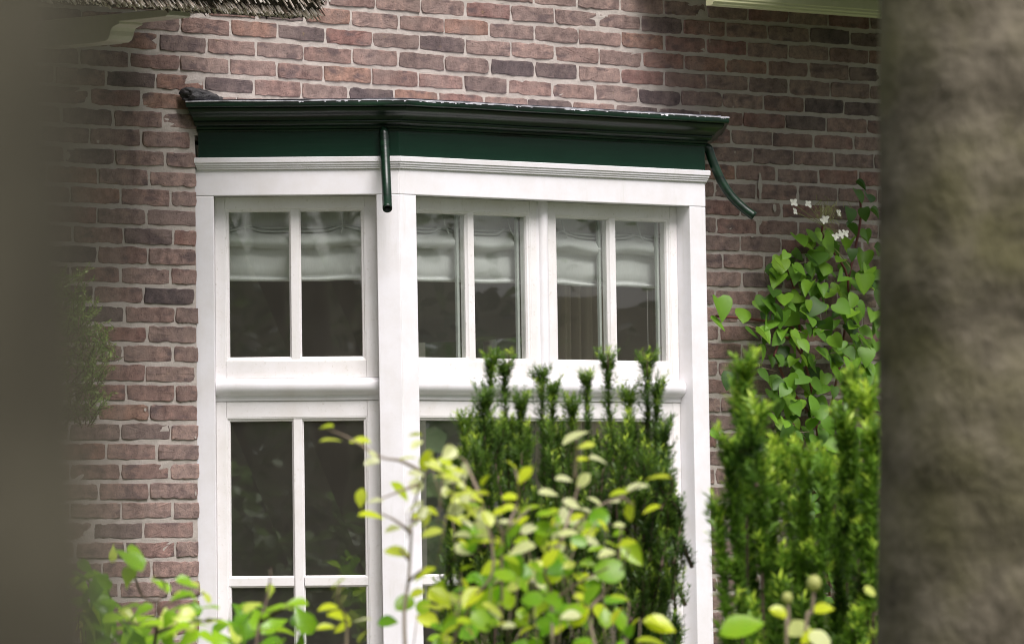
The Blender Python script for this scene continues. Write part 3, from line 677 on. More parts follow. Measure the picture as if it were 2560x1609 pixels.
def spire(L, m, base, tip, wid, ln=.022, dens=1.0, tint=.25, r=rnd, tipl=.35, nn=26, wd=1.0):
    base, tip = Vector(base), Vector(tip); H = (tip-base).length
    mid = base.lerp(tip, .5)+Vector((r.gauss(0, .02), r.gauss(0, .02), 0))
    c_ = spline([base, mid, tip-Vector((0, 0, .05)), tip], 8); tube(m, c_, [max(.0015, .006*(1-i/len(c_))) for i in range(len(c_))], 5)
    top = min(H, .55)                              # the leader itself, clothed in needles
    k0 = int((1-top/H)*(len(c_)-1))
    for i in range(k0, len(c_)-1):
        needles(L, c_[i], c_[i+1], max(3, int((c_[i+1]-c_[i]).length*1500)), ln*r.uniform(.85, 1.1), wd, tint+r.gauss(0, .05), .04, r, spread=56)
    ns = int(H/.013*dens)
    for k in range(ns):
        u = (k+r.random())/ns; i = min(len(c_)-2, int(u*(len(c_)-1))); p = c_[i].lerp(c_[i+1], u*(len(c_)-1)-i)
        h = H*(1-u); th = r.uniform(0, 6.283)
        if h < .06: continue
        reach = min(wid, .026+h*.14)*r.uniform(.45, 1.1)
        d = Vector((math.cos(th)*.45, math.sin(th)*.45, .88+r.gauss(0, .12))).normalized()
        q = p+d*reach*1.6; fresh = .34 if r.random() < .36 else 0
        needles(L, p, q, max(8, int(nn*(reach/.05)**.7)), ln*.9, wd, tint+r.gauss(0, .07)+fresh*.6, tipl*(.5+fresh*2), r)
    needles(L, tip-Vector((0, 0, .05)), tip+Vector((0, 0, .012)), 22, ln*1.1, wd, tint+.35, .5, r)

def inpoly(x, y, poly):
    c = False; j = len(poly)-1
    for i in range(len(poly)):
        (xi, yi), (xj, yj) = poly[i], poly[j]
        if (yi > y) != (yj > y) and x < (xj-xi)*(y-yi)/(yj-yi)+xi: c = not c
        j = i
    return c
def samp(poly, r):
    xs = [p[0] for p in poly]; ys = [p[1] for p in poly]
    while 1:
        x, y = r.uniform(min(xs), max(xs)), r.uniform(min(ys), max(ys))
        if inpoly(x, y, poly): return x, y

# ------------------------------------------------------------------ yews in front of the bay
def yew(name, label, tips, Y, wid, mat_, seed, ln, tint, nn, body=None, nbody=0, wd=1.0, dens=1.0, shoots=(), dY=.22, drop=10):
    r = random.Random(seed); x0 = sum(p[0] for p in tips)/len(tips); root = at(x0, 1500, Y); root.z = 0
    e = empty(name, root); L = Leaves(); m = MB()
    for (x, y, wf, tl) in tips:
        y += drop
        tp = at(x, y, Y+r.uniform(-dY, dY)); h = min(tp.z-.75, 1.3)
        bs = Vector((root.x+(tp.x-root.x)*.93+r.gauss(0, .01), tp.y+r.gauss(0, .03), tp.z-h))
        spire(L, m, bs, tp, wid*wf, ln, dens, tint+tl, r, nn=nn, wd=wd)
    for _ in range(nbody):
        x, y = samp(body, r); tp = at(x, y, Y+r.uniform(-dY*1.6, dY*1.6)); h = r.uniform(.14, .32)
        spire(L, m, tp-Vector((r.gauss(0, .018), r.gauss(0, .018), h)), tp, wid*.7, ln, dens, tint+r.gauss(0, .08), r, nn=nn, wd=wd)
    for (x, y, top) in shoots:                     # thin new leaders above the crown
        a, b_ = at(x, y, Y), at(x, top, Y); tube(m, [a, b_], [.0022, .0012], 5)
        needles(L, a.lerp(b_, .3), b_, 10, ln*.7, wd, .5, .2, r); needles(L, b_-Vector((0, 0, .012)), b_+Vector((0, 0, .006)), 16, ln*1.15, wd, .85, .2, r, spread=75)
    for i in range(5):
        a = i*1.256; p = root+Vector((math.cos(a)*.05, math.sin(a)*.05, 0)); tube(m, [p, p+Vector((math.cos(a)*.06, math.sin(a)*.06, .5)), p+Vector((math.cos(a)*.12, math.sin(a)*.12, 1.05))], [.022, .016, .010], 7)
    m.v = [tuple(Vector(p)-root) for p in m.v]; m.build('stem', TWIG, e, smooth=True)
    L.build('foliage', mat_, e, root); tag(e, label, 'shrub', 'yews in front of the bay window')
    return e
yew('yew_shrub', 'dark upright yew with five slim spires in front of the wide front window',
    [(1224, 918, .75, .0), (1262, 935, .75, 0), (1354, 950, .7, .0), (1380, 985, .7, .05), (1467, 960, .6, .0), (1520, 920, .85, .02), (1618, 925, .8, -.04), (1640, 985, .8, -.05), (1573, 1000, .8, .22), (1210, 1010, .9, 0), (1160, 1065, .8, .2), (1300, 1020, .8, .08), (1430, 1030, .9, .08), (1660, 1090, .9, -.05), (1120, 1180, .7, .1)],
    17.0, .052, YEW, 11, .027, .16, 28,
    [(1110, 1170), (1190, 1040), (1290, 1040), (1400, 1050), (1500, 1000), (1600, 1010), (1660, 1090), (1690, 1230), (1705, 1340), (1690, 1700), (1130, 1700), (1120, 1400)], 175, 1.0, 1.05,
    [(1272, 935, 880), (1520, 925, 878), (1618, 940, 893), (1467, 975, 938)])
yew('yew_shrub', 'lighter yew with broad needles standing left of the large tree trunk',
    [(1862, 900, 1.0, .12), (1850, 985, 1.15, .0), (1895, 1010, 1.1, .02), (2128, 930, .9, .12), (2165, 970, 1.0, .2), (2010, 1110, 1.0, .12), (2105, 1030, 1.0, .05), (1960, 1100, 1.0, .12), (1825, 1090, 1.0, .0), (1870, 1120, 1.1, -.03), (1800, 1240, 1.0, .1), (1930, 1130, .9, .05), (2060, 1150, 1., .08), (2180, 1060, 1., .15)],
    15.6, .048, YEWB, 12, .040, .25, 24,
    [(1800, 1180), (1850, 1000), (1930, 1090), (2010, 1110), (2090, 1020), (2200, 980), (2230, 1700), (1790, 1700), (1795, 1420)], 30, 1.45, .62, drop=48)

# feathery conifer by the wall at the left
r = random.Random(5); e = empty('conifer', Vector((*at(40, 1500, 19.3).xy, 0))); L = Leaves(); m = MB(); o0 = e.location
cpoly = [(-60, 640), (120, 690), (185, 680), (215, 780), (262, 850), (265, 900), (235, 960), (245, 1030), (180, 1050), (100, 1080), (110, 1300), (-60, 1500)]
tube(m, [o0, o0+Vector((0, 0, 2.2))], [.03, .01], 8)
for _ in range(760):
    x, y = samp(cpoly, r); x += 14; p = at(x, y, 19.3+r.gauss(0, .10)); d = Vector((r.gauss(.25, .5), r.gauss(-.2, .4), r.gauss(.5, .4))).normalized()
    needles(L, p-d*.05, p+d*.05, 34, .022, 1.2, .75+r.gauss(0, .12), .25, r)
    tube(m, [p-d*.05, p+d*.04], [.002, .001], 4)
m.v = [tuple(Vector(p)-o0) for p in m.v]; m.build('stem', TWIG, e); L.build('foliage', CONIF, e, o0)
tag(e, 'feathery dark conifer against the brick wall, half hidden by the blurred trunk', 'conifer')

# ------------------------------------------------------------------ leafy shrubs in the foreground
def leafdir(ang, r, fwd=.35):
    a = R(ang); return rt*math.cos(a)+up*math.sin(a)+fw*r.uniform(-fwd, fwd)
def shrub(name, label, leaves, stems, Y, mat_, seed, fills, tw, sc, org, tmpls, group=None, cat='shrub', rx=1250, jit=.28):
    r = random.Random(seed); root = at(rx, 1600, Y); root.z = 0; e = empty(name, root); L = Leaves(); m = MB(); tips = []
    def W(x, y, dy=0): return at(x/sc+org[0], y/sc+org[1], Y+dy)
    T = {'y': .5, 'Y': .6, 'w': .95, 'g': .08, 'k': 0.0, 'd': .22}  # palest tint: pale undersides, and glossy glints put into the colour
    for x, y, ln, ang, ty in leaves:
        dy = r.uniform(-jit, jit)
        d = leafdir(ang if r.random() < .5 else ang+180, r, .5); size = ln/sc/FPX*(Y+dy)*1.0
        nrm = Vector((r.gauss(.1, .35), r.gauss(-.38, .3), 1.0))
        if ty in 'gk': nrm = Vector((r.gauss(.1, .3), -1.0, r.gauss(.6, .3)))
        if ty == 'w': nrm = Vector((r.gauss(.35, .25), r.gauss(-.55, .2), 1.0))
        c_ = W(x, y, dy); tp = tmpls[0] if ty != 'g' else tmpls[1]
        if r.random() < .3: tp = tmpls[2]
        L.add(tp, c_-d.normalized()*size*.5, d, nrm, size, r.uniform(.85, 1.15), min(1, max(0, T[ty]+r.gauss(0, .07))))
    for st in stems:
        pts = [W(x, y, r.gauss(0, .04)) for x, y in st]
        c_ = spline(pts, 5); tube(m, c_, [max(.0014, .0046*(1-.7*i/len(c_))) for i in range(len(c_))], 6)
    for poly, n_, (lo, hi), tys, dyr in fills:
        for _ in range(n_):
            x, y = samp(poly, r); dy = r.uniform(*dyr); size = r.uniform(lo, hi); ty = r.choice(tys)
            d = leafdir(r.uniform(-60, 240), r, .7); nrm = Vector((r.gauss(.1, .5), r.gauss(-.5, .45), .9))
            c_ = W(x, y, dy)
            L.add(r.choice(tmpls), c_-d.normalized()*size*.5, d, nrm, size, r.uniform(.85, 1.15), min(1, max(0, T[ty]+r.gauss(0, .09))))
            if r.random() < .35: tube(m, [c_-d.normalized()*size*.5, c_-d.normalized()*size*.5+Vector((r.gauss(0, .02), r.gauss(0, .02), -r.uniform(.05, .14)))], [.0014, .0018], 4)
    for i in range(6):                              # stems down to the ground, below the picture
        a = i*1.05; p = root+Vector((math.cos(a)*.06, math.sin(a)*.06, 0)); q = W(*fills[0][0][(i*3) % len(fills[0][0])]); q.z = min(q.z, 1.2)
        tube(m, spline([p, p.lerp(q, .5)+Vector((r.gauss(0, .05), r.gauss(0, .05), .05)), q], 5), .006, 6)
    m.v = [tuple(Vector(p)-root) for p in m.v]; m.build('stem', tw, e, smooth=True)
    L.build('foliage', mat_, e, root); tag(e, label, cat, group); return e
CL = [(30,430,85,0,'y'),(55,495,120,10,'y'),(200,515,110,5,'y'),(265,570,60,-30,'w'),(260,615,90,10,'w'),(475,478,75,10,'y'),(485,525,80,30,'w'),(435,585,100,15,'y'),(525,600,110,80,'y'),(560,640,100,-20,'y'),(655,570,80,10,'y'),
(660,690,120,-10,'y'),(590,615,80,45,'w'),(960,620,80,-30,'y'),(1020,670,110,45,'y'),(950,780,95,5,'y'),(830,700,80,50,'y'),(740,760,150,20,'Y'),(700,715,70,-40,'w'),(400,750,130,-40,'y'),(205,785,100,80,'y'),(275,800,90,0,'w'),
(258,872,140,0,'y'),(365,950,90,10,'w'),(530,890,110,80,'y'),(455,925,70,40,'y'),(385,1055,140,-5,'y'),(740,840,120,-30,'y'),(830,890,100,-60,'y'),(1140,760,110,0,'w'),(1255,815,100,-15,'w'),(1215,690,90,0,'w'),(1310,700,100,45,'w'),
(1270,480,150,35,'w'),(1325,525,90,0,'y'),(1390,595,110,-10,'w'),(1310,600,70,0,'y'),(1685,680,130,-5,'Y'),(1490,760,110,20,'y'),(1580,730,120,20,'w'),(1560,850,110,80,'y'),(1650,840,100,15,'y'),(1370,800,90,-40,'w'),(1470,800,60,0,'w'),
(1490,930,70,5,'w'),(1390,880,110,10,'g'),(1335,850,80,-10,'w'),(1240,960,110,15,'w'),(1100,940,120,0,'g'),(1040,840,130,30,'d'),(930,920,100,-20,'w'),(990,910,120,45,'y'),(840,1000,150,-10,'y'),(1000,1040,160,10,'w'),(860,1140,150,20,'y'),
(960,1150,170,60,'g'),(1150,1080,120,60,'y'),(1180,1130,150,0,'g'),(1330,1120,90,0,'g'),(1440,1150,160,-15,'g'),(1430,1075,100,20,'w'),(1550,1060,180,-50,'g'),(1530,1010,100,20,'d'),(1310,1280,110,0,'y'),(1360,1220,90,0,'g'),(1250,1370,110,0,'w'),
(630,1310,210,-10,'Y'),(600,1280,150,-40,'y'),(560,1330,120,0,'y'),(760,1290,150,50,'y'),(860,1290,190,20,'g'),(480,1260,90,20,'y'),(520,1160,130,25,'y'),(870,1370,80,-40,'w'),(940,1430,80,10,'w'),(1060,1290,120,0,'g'),(1690,1410,160,-15,'Y'),
(1650,1500,160,0,'y'),(85,1210,100,30,'y'),(90,1390,140,-10,'y'),(40,1330,110,0,'y'),(210,1390,100,0,'w'),(210,1470,90,40,'y'),(110,1430,100,20,'y'),(30,1440,100,0,'y'),(340,1410,110,0,'k'),(420,1310,110,30,'g'),(730,1400,110,0,'d'),(650,1440,120,30,'y'),
(705,900,80,10,'y'),(780,960,90,30,'d'),(640,760,80,20,'y'),(690,650,90,-20,'y'),(720,800,80,60,'w'),(1200,900,90,-30,'g'),(1280,880,80,30,'y'),(1120,860,90,20,'d'),(800,760,90,-10,'y'),(1180,1010,90,10,'y'),(1290,1000,90,-20,'g'),(900,850,80,30,'y')]
CS = [[(425,1560),(420,1350),(440,1200),(450,1050),(455,960),(460,850),(500,720),(540,650)],[(500,650),(400,600),(300,580),(150,490),(30,440)],[(455,960),(380,900),(300,860)],[(490,720),(430,740),(300,790)],[(440,1200),(500,1150),(520,1130)],[(440,1090),(400,1040)],
 [(905,1400),(905,1100),(910,980),(980,900),(1050,830)],[(910,980),(870,900),(830,850)],[(940,920),(985,800),(985,700),(970,640)],[(985,720),(1010,680)],[(1270,690),(1275,560),(1275,500)],[(1200,1000),(1250,850),(1290,720)],[(1160,1560),(1150,1250),(1120,1150),(1200,1000),(1300,900),(1400,820),(1500,780),(1600,720)],
 [(1380,1560),(1330,1350),(1315,1290)],[(800,780),(760,690),(720,600),(670,575)],[(640,1560),(760,1300),(860,1150),(830,900),(740,780)],[(130,1560),(130,1400),(90,1290),(100,1210)],[(1330,1350),(1480,1180),(1540,1040)],[(1160,1300),(1300,1200),(1440,1130)],[(1500,780),(1560,820)],[(1480,1180),(1500,930)],[(455,900),(530,880)]]
lowfill = [(480, 1330), (620, 1200), (900, 1130), (1250, 1150), (1480, 1250), (1560, 1420), (1560, 1900), (420, 1900)]
midfill = [(640, 740), (900, 830), (1350, 860), (1500, 960), (1450, 1200), (700, 1200), (690, 900)]
shrub('golden_shrub', 'foreground shrub with small bright yellow green leaves on thin pale twigs', CL, CS, 14.2, GOLD, 11,
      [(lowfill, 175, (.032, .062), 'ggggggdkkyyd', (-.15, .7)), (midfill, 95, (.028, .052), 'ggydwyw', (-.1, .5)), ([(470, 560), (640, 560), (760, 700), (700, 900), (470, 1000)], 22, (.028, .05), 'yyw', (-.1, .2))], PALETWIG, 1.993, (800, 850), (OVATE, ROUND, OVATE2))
LL = [(700,1050,190,-50,'d'),(610,1030,90,80,'w'),(690,1085,60,45,'w'),(745,1030,150,-20,'d'),(690,1150,120,-110,'y'),(860,1190,130,-50,'d'),(815,1175,60,60,'w'),(1000,1180,130,-10,'d'),(1040,1190,60,-40,'w'),(950,1260,130,10,'d'),(930,1250,80,20,'w'),(1100,1255,90,-70,'w'),
(1040,1270,120,-40,'d'),(990,1310,160,20,'d'),(1110,1310,130,-15,'d'),(600,1290,150,-5,'d'),(680,1310,150,0,'d'),(760,1330,130,20,'d'),(620,1370,140,20,'d'),(700,1420,180,15,'d'),(800,1400,150,-10,'y'),(900,1380,110,60,'d'),(940,1430,160,10,'y'),(1050,1400,170,20,'y'),
(1190,1390,140,5,'y'),(1130,1385,80,20,'w'),(880,1460,140,15,'d'),(780,1490,150,-20,'d'),(660,1480,150,-40,'k'),(590,1440,100,-60,'k'),(540,1310,110,-45,'k'),(1350,1300,200,15,'d'),(1340,1310,110,40,'w'),(1300,1360,130,50,'k'),(1420,1340,150,10,'d'),(1500,1310,150,-20,'y'),
(1580,1290,140,-10,'d'),(1620,1380,180,-60,'g'),(1440,1230,90,-90,'w'),(1420,1430,150,30,'y'),(1260,1420,110,-60,'k'),(1300,1480,150,-50,'d'),(1000,1480,150,20,'d'),(1120,1480,140,-20,'y'),(500,1230,120,-20,'k'),(470,1100,110,-30,'k'),(560,1180,110,-40,'g')]
LS = [(([(820,1560),(840,1400),(850,1280),(880,1200),(840,1140)])),[(850,1290),(760,1250),(700,1090),(640,1030)],[(850,1330),(940,1280),(1090,1240)],[(840,1420),(700,1400),(600,1370)],[(840,1450),(1000,1400),(1180,1380)],[(1360,1600),(1380,1420),(1430,1250),(1445,1110)],[(1390,1400),(1500,1330),(1600,1290)]]
lf = [(480, 1280), (700, 1330), (1150, 1330), (1300, 1330), (1650, 1360), (1700, 1900), (400, 1900)]
shrub('pointed_leaf_shrub', 'glossy green shrub with large pointed leaves below the brick wall', LL, LS, 14.5, LILAC, 21,
      [(lf, 105, (.05, .088), 'dddgkyww', (-.1, .6)), ([(430, 1050), (560, 1180), (560, 1500), (430, 1500)], 18, (.06, .09), 'kg', (-.1, .3))], TWIG, 2.134, (0, 900), (POINTED, POINTED, POINTED), rx=420)
# pale leaves at the window's foot and by the big trunk
BL = [(2035, 1458, 0, 0, 'y')]
r = random.Random(31); root = at(1960, 1600, 14.0); root.z = 0; e = empty('seedhead_plant', root); L = Leaves(); m = MB()
def bud(x, y, rad, Y=14.0):
    c_ = at(x, y, Y); bm = bmesh.new(); bmesh.ops.create_uvsphere(bm, u_segments=14, v_segments=9, radius=rad)
    vs_ = [(v.co.x+c_.x, v.co.y+c_.y, v.co.z*1.1+c_.z) for v in bm.verts]; fs_ = [[v.index for v in f.verts] for f in bm.faces]; bm.free(); return vs_, fs_
BUD, t, b = mat('yellow_green_bud', (.36, .38, .10), .6); n1 = noise(t, 60, 3); c = mix(t, n1.outputs[0], (.28, .32, .07), (.48, .48, .16)); t.links.new(c, b.inputs['Base Color'])
for x, y, rad, st in ((2035, 1457, .0165, [(2035, 1465), (2030, 1530), (2010, 1680)]), (1968, 1494, .0125, [(1968, 1500), (1972, 1560), (1966, 1680)])):
    mm = MB(); mm.add(*bud(x, y, rad)); mm.v = [tuple(Vector(p)-root) for p in mm.v]; mm.build('seed_head', BUD, e, smooth=True)
    tube(m, spline([at(a, b_, 14.0) for a, b_ in st]+[root+Vector((r.gauss(0, .03), 0, 0))], 5), .0042, 7)
for x, y, px, ang, ty in ((1950, 1530, 52, -20, .5), (2058, 1520, 50, 10, .5), (1995, 1572, 60, 0, .8), (1855, 1565, 105, 20, .1), (1650, 1560, 78, -12, .5), (2175, 1477, 32, -20, .7), (2030, 1590, 60, 30, .5), (2050, 1600, 60, -40, .95)):
    d = leafdir(ang, r, .4); sz = px/FPX*14*1.1; L.add(OVATE if ty < .52 else ROUND, at(x, y, 14.0+r.uniform(-.1, .1))-d.normalized()*sz*.5, d, Vector((r.gauss(0, .2), -.8, .8)), sz, 1.05, ty)
for _ in range(70):
    x, y = r.uniform(1640, 2150), r.uniform(1690, 1850); d = leafdir(r.uniform(-40, 220), r, .5); sz = r.uniform(.05, .08); L.add(ROUND, at(x, y, 14.0+r.uniform(-.2, .2)), d, Vector((0, -.6, .8)), sz, 1, r.choice((.05, .1, .2, .5)))
m.v = [tuple(Vector(p)-root) for p in m.v]; m.build('stem', PALETWIG, e, smooth=True); L.build('foliage', GOLD, e, root)
tag(e, 'low plant with round yellow green seed heads in front of the broad-needled yew', 'plant')

# ------------------------------------------------------------------ climbing hydrangea on the wall
r = random.Random(41); base = hw(2.45, .12, 0); e = empty('climbing_hydrangea', base); L = Leaves(); m = MB(); NW = Vector((Q, -Q, 0)); DW = Vector((Q, Q, 0))
def onwall(x, y, o):
    q = fw + rt*((x-1280)/FPX) - up*((y-804.5)/FPX); t_ = (HO+NW*o-CAM).dot(NW)/q.dot(NW); return CAM+q*t_
K = [(520,200,65),(547,215,55),(450,265,45),(425,315,60,.1),(475,245,35),(520,290,50),(515,315,45),(548,348,60),(600,245,50),(650,265,50),(655,320,50),(715,340,65),(740,305,60),(595,355,45),(600,385,80),(470,392,60),(408,410,75),(340,435,65),(265,415,75),(250,472,60),(370,490,55,.1),(490,445,70),(595,420,50),(660,420,60),
(400,510,60),(465,500,45),(515,500,40),(500,545,50),(540,535,50),(540,580,65),(600,575,40),(640,525,50),(690,480,55),(730,530,60),(740,570,60),(760,440,50),(770,480,50),(650,560,45),(690,610,60),(750,620,50),(410,630,50,.2),(290,650,60,.2),(493,670,65),(450,710,50,.3),(430,780,55),(470,795,45),(510,740,50),(557,790,50),(620,800,60),(560,860,50),
(625,870,70),(555,920,60),(600,650,50),(640,640,50),(700,680,55),(245,830,40),(715,50,55,.0),(745,60,50,0.),(690,110,50,.05),(735,110,45,.05),(690,165,50,.1),(740,180,40,.1),(693,240,40,.1),(765,110,40,.05),(720,20,40,0.),(660,1330,50),(665,1380,50),(660,1485,70),(690,1415,40),(630,1290,50),(700,390,55),(560,300,45),(690,440,50),(630,470,45),(580,490,40),(720,420,50),(560,460,45)]
def hl(px, py, sz, tint, o):
    p = onwall(px, py, o); s_ = sz/FPX*22.5*1.1
    d = Vector((0, 0, -.75))+DW*r.gauss(-.30, .75)+NW*r.uniform(.1, .9); n = NW*r.uniform(.2, .9)+Vector((r.gauss(0, .4), r.gauss(-.25, .35), r.uniform(.4, 1.6)))
    L.add(r.choice(HEARTS), p-d.normalized()*s_*.45, d, n, s_, r.uniform(.78, 1.08), min(1, max(0, tint+r.gauss(0, .12))))
    if r.random() < .5: tube(m, [p-d.normalized()*s_*.45, onwall(px+r.uniform(-14, 30), py-r.uniform(-8, 20), o-.06)], .0016, 4, mi=0)
for q in K:
    hl(1600+q[0]/1.305, 450+q[1]/1.305, q[2]/1.305, q[3] if len(q) > 3 else .62, r.uniform(.10, .26))
pl = [(1960, 640), (2060, 560), (2200, 600), (2260, 900), (2260, 1700), (2050, 1700), (1960, 1200), (1930, 1000), (1900, 860), (1890, 760)]
for _ in range(430):
    x, y = samp(pl, r); hl(x, y, r.uniform(24, 54), r.uniform(.05, .85), r.uniform(.03, .22))
for x, y in ((1800, 800), (1830, 790), (1870, 830), (1880, 770), (1790, 815)): pass
for st in ([(2090, 1700), (2060, 1300), (2040, 1050), (2010, 900), (1960, 840), (1935, 890)], [(2010, 900), (1985, 820), (1900, 800), (1790, 790)], [(2060, 1100), (2100, 900), (2120, 700), (2060, 600), (2058, 560)], [(2120, 700), (2150, 560), (2150, 490)], [(2000, 830), (1985, 720), (1960, 650)], [(2060, 1300), (1990, 1075), (1970, 1072)], [(2040, 1050), (1975, 970), (1945, 910)]):
    tube(m, spline([onwall(x, y, .05+.02*i) for i, (x, y) in enumerate(st)], 5), .0048, 6, mi=1)
m.add([], [])
m.v = [tuple(Vector(p)-base) for p in m.v]; m.build('stem', [PALETWIG, REDTWIG], e, smooth=True); L.build('foliage', HYD, e, base)
FLS = []; m = MB()
for px, py in ((548, 78), (500, 75), (505, 103), (598, 133), (648, 108), (668, 173), (638, 185), (655, 178), (604, 128)):
    Fl = Leaves(); FLS.append(Fl); c_ = onwall(1600+px/1.305, 450+py/1.305, .25); nrm = (NW+Vector((r.gauss(0, .3), r.gauss(-.5, .3), r.uniform(.2, .8)))).normalized(); a0 = r.uniform(0, 1.5)
    ax = nrm.orthogonal().normalized(); bx = nrm.cross(ax)
    for k in range(4):
        d = ax*math.cos(a0+k*1.571)+bx*math.sin(a0+k*1.571); Fl.add(ROUND, c_, d+nrm*r.uniform(-.2, .5), nrm, .017*r.uniform(.8, 1.1), .85, .5)
    tube(m, [c_, onwall(1600+600/1.305, 450+150/1.305, .2)], .0011, 4)
for _ in range(70):
    x, y = r.gauss(610, 30), r.gauss(95, 18); a = onwall(1600+x/1.305, 450+y/1.305, .24+r.gauss(0, .02)); tube(m, [a, a+Vector((r.gauss(0, .012), r.gauss(0, .01), -.02))], .0008, 3)
tube(m, spline([onwall(1600+x/1.305, 450+y/1.305, .2) for x, y in ((600, 140), (605, 190), (650, 240), (685, 285))], 5), .002, 5)
FST, t, b = mat('flower_stalk', (.20, .21, .07), .7)
m.v = [tuple(Vector(p)-base) for p in m.v]; fo = m.build('flower_head', FST, e); [f_.build('floret', PETAL, fo, base) for f_ in FLS]
tag(e, 'climbing hydrangea with heart shaped leaves and white flowers on the brick wall', 'climber')

# ------------------------------------------------------------------ the two near trunks
def trunk(X, Y, r0, h, mt, seed, lean=(0, 0), amp=.03, shade_crown=(0, 0, 6, 2, 100)):
    rr = random.Random(seed); ph = [rr.uniform(0, 6.28) for _ in range(8)]; m = MB(); n, k = 64, 60; v = []
    for j in range(k+1):
        z = h*j/k; rad = r0*(1-.03*z)*(1+.35*math.exp(-z/.25))
        for i in range(n):
            a = 2*math.pi*i/n; b_ = 1+amp*(math.sin(3*a+ph[0]+z*.8)*.4+math.sin(7*a+ph[1]-z*1.3)*.25+math.sin(2*a+z*2.4+ph[2])*.35+math.sin(5*z+ph[3]+a)*.25+math.sin(13*z+ph[4]+3*a)*.15)
            v.append((lean[0]*(z-1.5)+math.cos(a)*rad*b_, lean[1]*z+math.sin(a)*rad*b_, z))
    m.add(v, [(j*n+i, j*n+(i+1) % n, (j+1)*n+(i+1) % n, (j+1)*n+i) for j in range(k) for i in range(n)])
    for q in range(4):                               # limbs, well above the picture
        a = q*1.6+rr.random(); z = h*(.8+.06*q); p = Vector((lean[0]*(z-1.5), 0, z)); d = Vector((math.cos(a), math.sin(a), .8))
        tube(m, spline([p, p+d*.7, p+d*1.5+Vector((0, 0, .5))], 4), [r0*.45]*4+[r0*.3]*4+[r0*.15], 9)
    e = empty('tree', Vector((X, Y, 0))); m.build('trunk', mt, e, smooth=True)
    L = Leaves(); cx, cy, cz, cr, cn = shade_crown  # unseen crown, added to shade the trunks
    for _ in range(cn):
        d = Vector((rr.gauss(0, 1), rr.gauss(0, 1), rr.gauss(0, .6))).normalized()*cr*rr.random()**.4
        L.add(OVATE, (X+cx+d.x, Y+cy+d.y, cz+d.z), (rr.gauss(0, 1), rr.gauss(0, 1), rr.gauss(0, .6)), (rr.gauss(0, .5), rr.gauss(0, .5), 1), rr.uniform(.12, .22), 1, rr.random())
    L.build('shade_crown', WOODS, e, (X, Y, 0)); return e
e = trunk(.935, 12.4, .245, 6.5, BARK, 2, (.006, 0), .035, (4.2, .6, 7.2, 1.7, 3000)); tag(e, 'thick mottled tree trunk with mossy grey brown bark beside the hydrangea', 'tree')
e = trunk(-.3650, 1.95, .255, 5.0, BARK2, 3, (-.06, 0), .02, (0, .2, 6.0, 2.2, 5200)); tag(e, 'very near dark tree trunk, out of focus, veiling the brick wall', 'tree')

# ------------------------------------------------------------------ woods round the garden: seen in the window panes and through the room
L = Leaves(); m = MB(); r = random.Random(77)
CLUMP = tmpl([(0, 0, .05), (.3, .3, .45), (.7, .7, .4), (1, 1, .05)], .1, .1)
def tree_mass(x, y, h, rad, n, tr, tint=None, sz=(.16, .32)):
    tube(m, [(x, y, 0), (x+r.gauss(0, .2), y+r.gauss(0, .2), h*.5), (x+r.gauss(0, .4), y, h*.9)], [tr, tr*.7, tr*.2], 8)
    for _ in range(n):
        a = r.uniform(0, 6.283); q = r.random()**.5*rad; zz = h*(.12+.9*r.random()); sc_ = 1-abs(zz/h-.5)*.6
        p = (x+math.cos(a)*q*sc_, y+math.sin(a)*q*sc_, zz); L.add(CLUMP, p, (r.gauss(0, 1), r.gauss(0, 1), r.gauss(0, .6)), (r.gauss(0, .6), r.gauss(0, .6), 1), r.uniform(*sz), .8, r.random() if tint is None else tint*r.uniform(.6, 1))
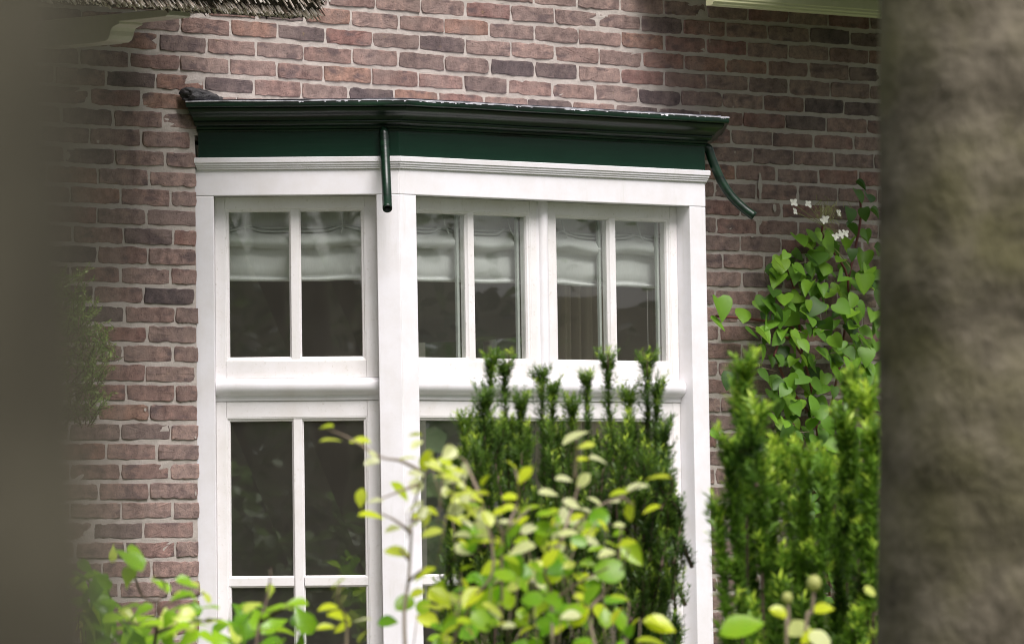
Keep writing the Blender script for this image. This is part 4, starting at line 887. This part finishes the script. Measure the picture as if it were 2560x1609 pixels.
for i in range(13): 
    near = i in (4, 5, 6)
    tree_mass(-13+i*2.2+r.gauss(0, .4), -7.5+r.gauss(0, .9), r.uniform(6.5, 8.5), r.uniform(1.7, 2.3), 4200 if near else 500, .2 if not near else .12, None, (.06, .13) if near else (.2, .4))
for i in range(9): 
    near = i in (5, 6, 7)
    tree_mass(11+r.gauss(0, .7), 9+i*2.0+r.gauss(0, .4), r.uniform(6, 8), r.uniform(1.7, 2.2), 4200 if near else 600, .18 if not near else .1, None, (.06, .13) if near else (.2, .4))
for i in range(5): tree_mass(-2.4+i*1.3+r.gauss(0, .2), 31+r.gauss(0, .6), r.uniform(4, 5), 1.3, 1000, .1, 1.0)
def backing(x0, x1, y0, y1, h):  # unseen pale sheets, added to close gaps and brighten the pane reflections
    k = 40
    for i in range(k):
        u0, u1 = i/k, (i+1)/k; a0, a1 = (x0+(x1-x0)*u0, y0+(y1-y0)*u0), (x0+(x1-x0)*u1, y0+(y1-y0)*u1); hh = h*r.uniform(.85, 1.15)
        m.add([(*a0, 0), (*a1, 0), (*a1, hh), (*a0, hh)], [(0, 1, 2, 3)], 1)
for _ in range(2600):                                # a low bush out of view, mirrored in the panes
    x_ = r.uniform(-2.3, -.98); p = (x_, 9+r.gauss(0, .16), r.uniform(0, 1)*(1.60+.16*math.sin(x_*9)+.08*math.sin(x_*23))); L.add(CLUMP, p, (r.gauss(0, 1), r.gauss(0, 1), r.gauss(0, .6)), (r.gauss(0, .6), r.gauss(0, .6), 1), r.uniform(.05, .10), .8, r.uniform(.6, 1))
for x_, rr_ in ((-1.86, .13), (-1.30, .05), (.9, .12), (-2.6, .14)): tube(m, [(x_, -3, 0), (x_+.05, -3, 6)], [rr_, rr_*.8], 9)
backing(-18, 18, -11, -11, 4.3); backing(13.5, 13.5, 2, 34, 3.0)
o = L.build('woods', WOODS, None, (0, 0, 0)); o['kind'] = 'stuff'; tag(o, 'dark green woods round the garden, mirrored in the window panes', 'woods')
PALEBACK, t, b = mat('pale_backing', (.3, .26, .2), .95, .1); n1 = noise(t, .8, 6, .65); c = mix(t, n1.outputs[0], (.26, .25, .17), (.64, .58, .48)); t.links.new(c, b.inputs['Base Color'])
o2 = m.build('woods_trunks_backing', [BARK2, PALEBACK], o);
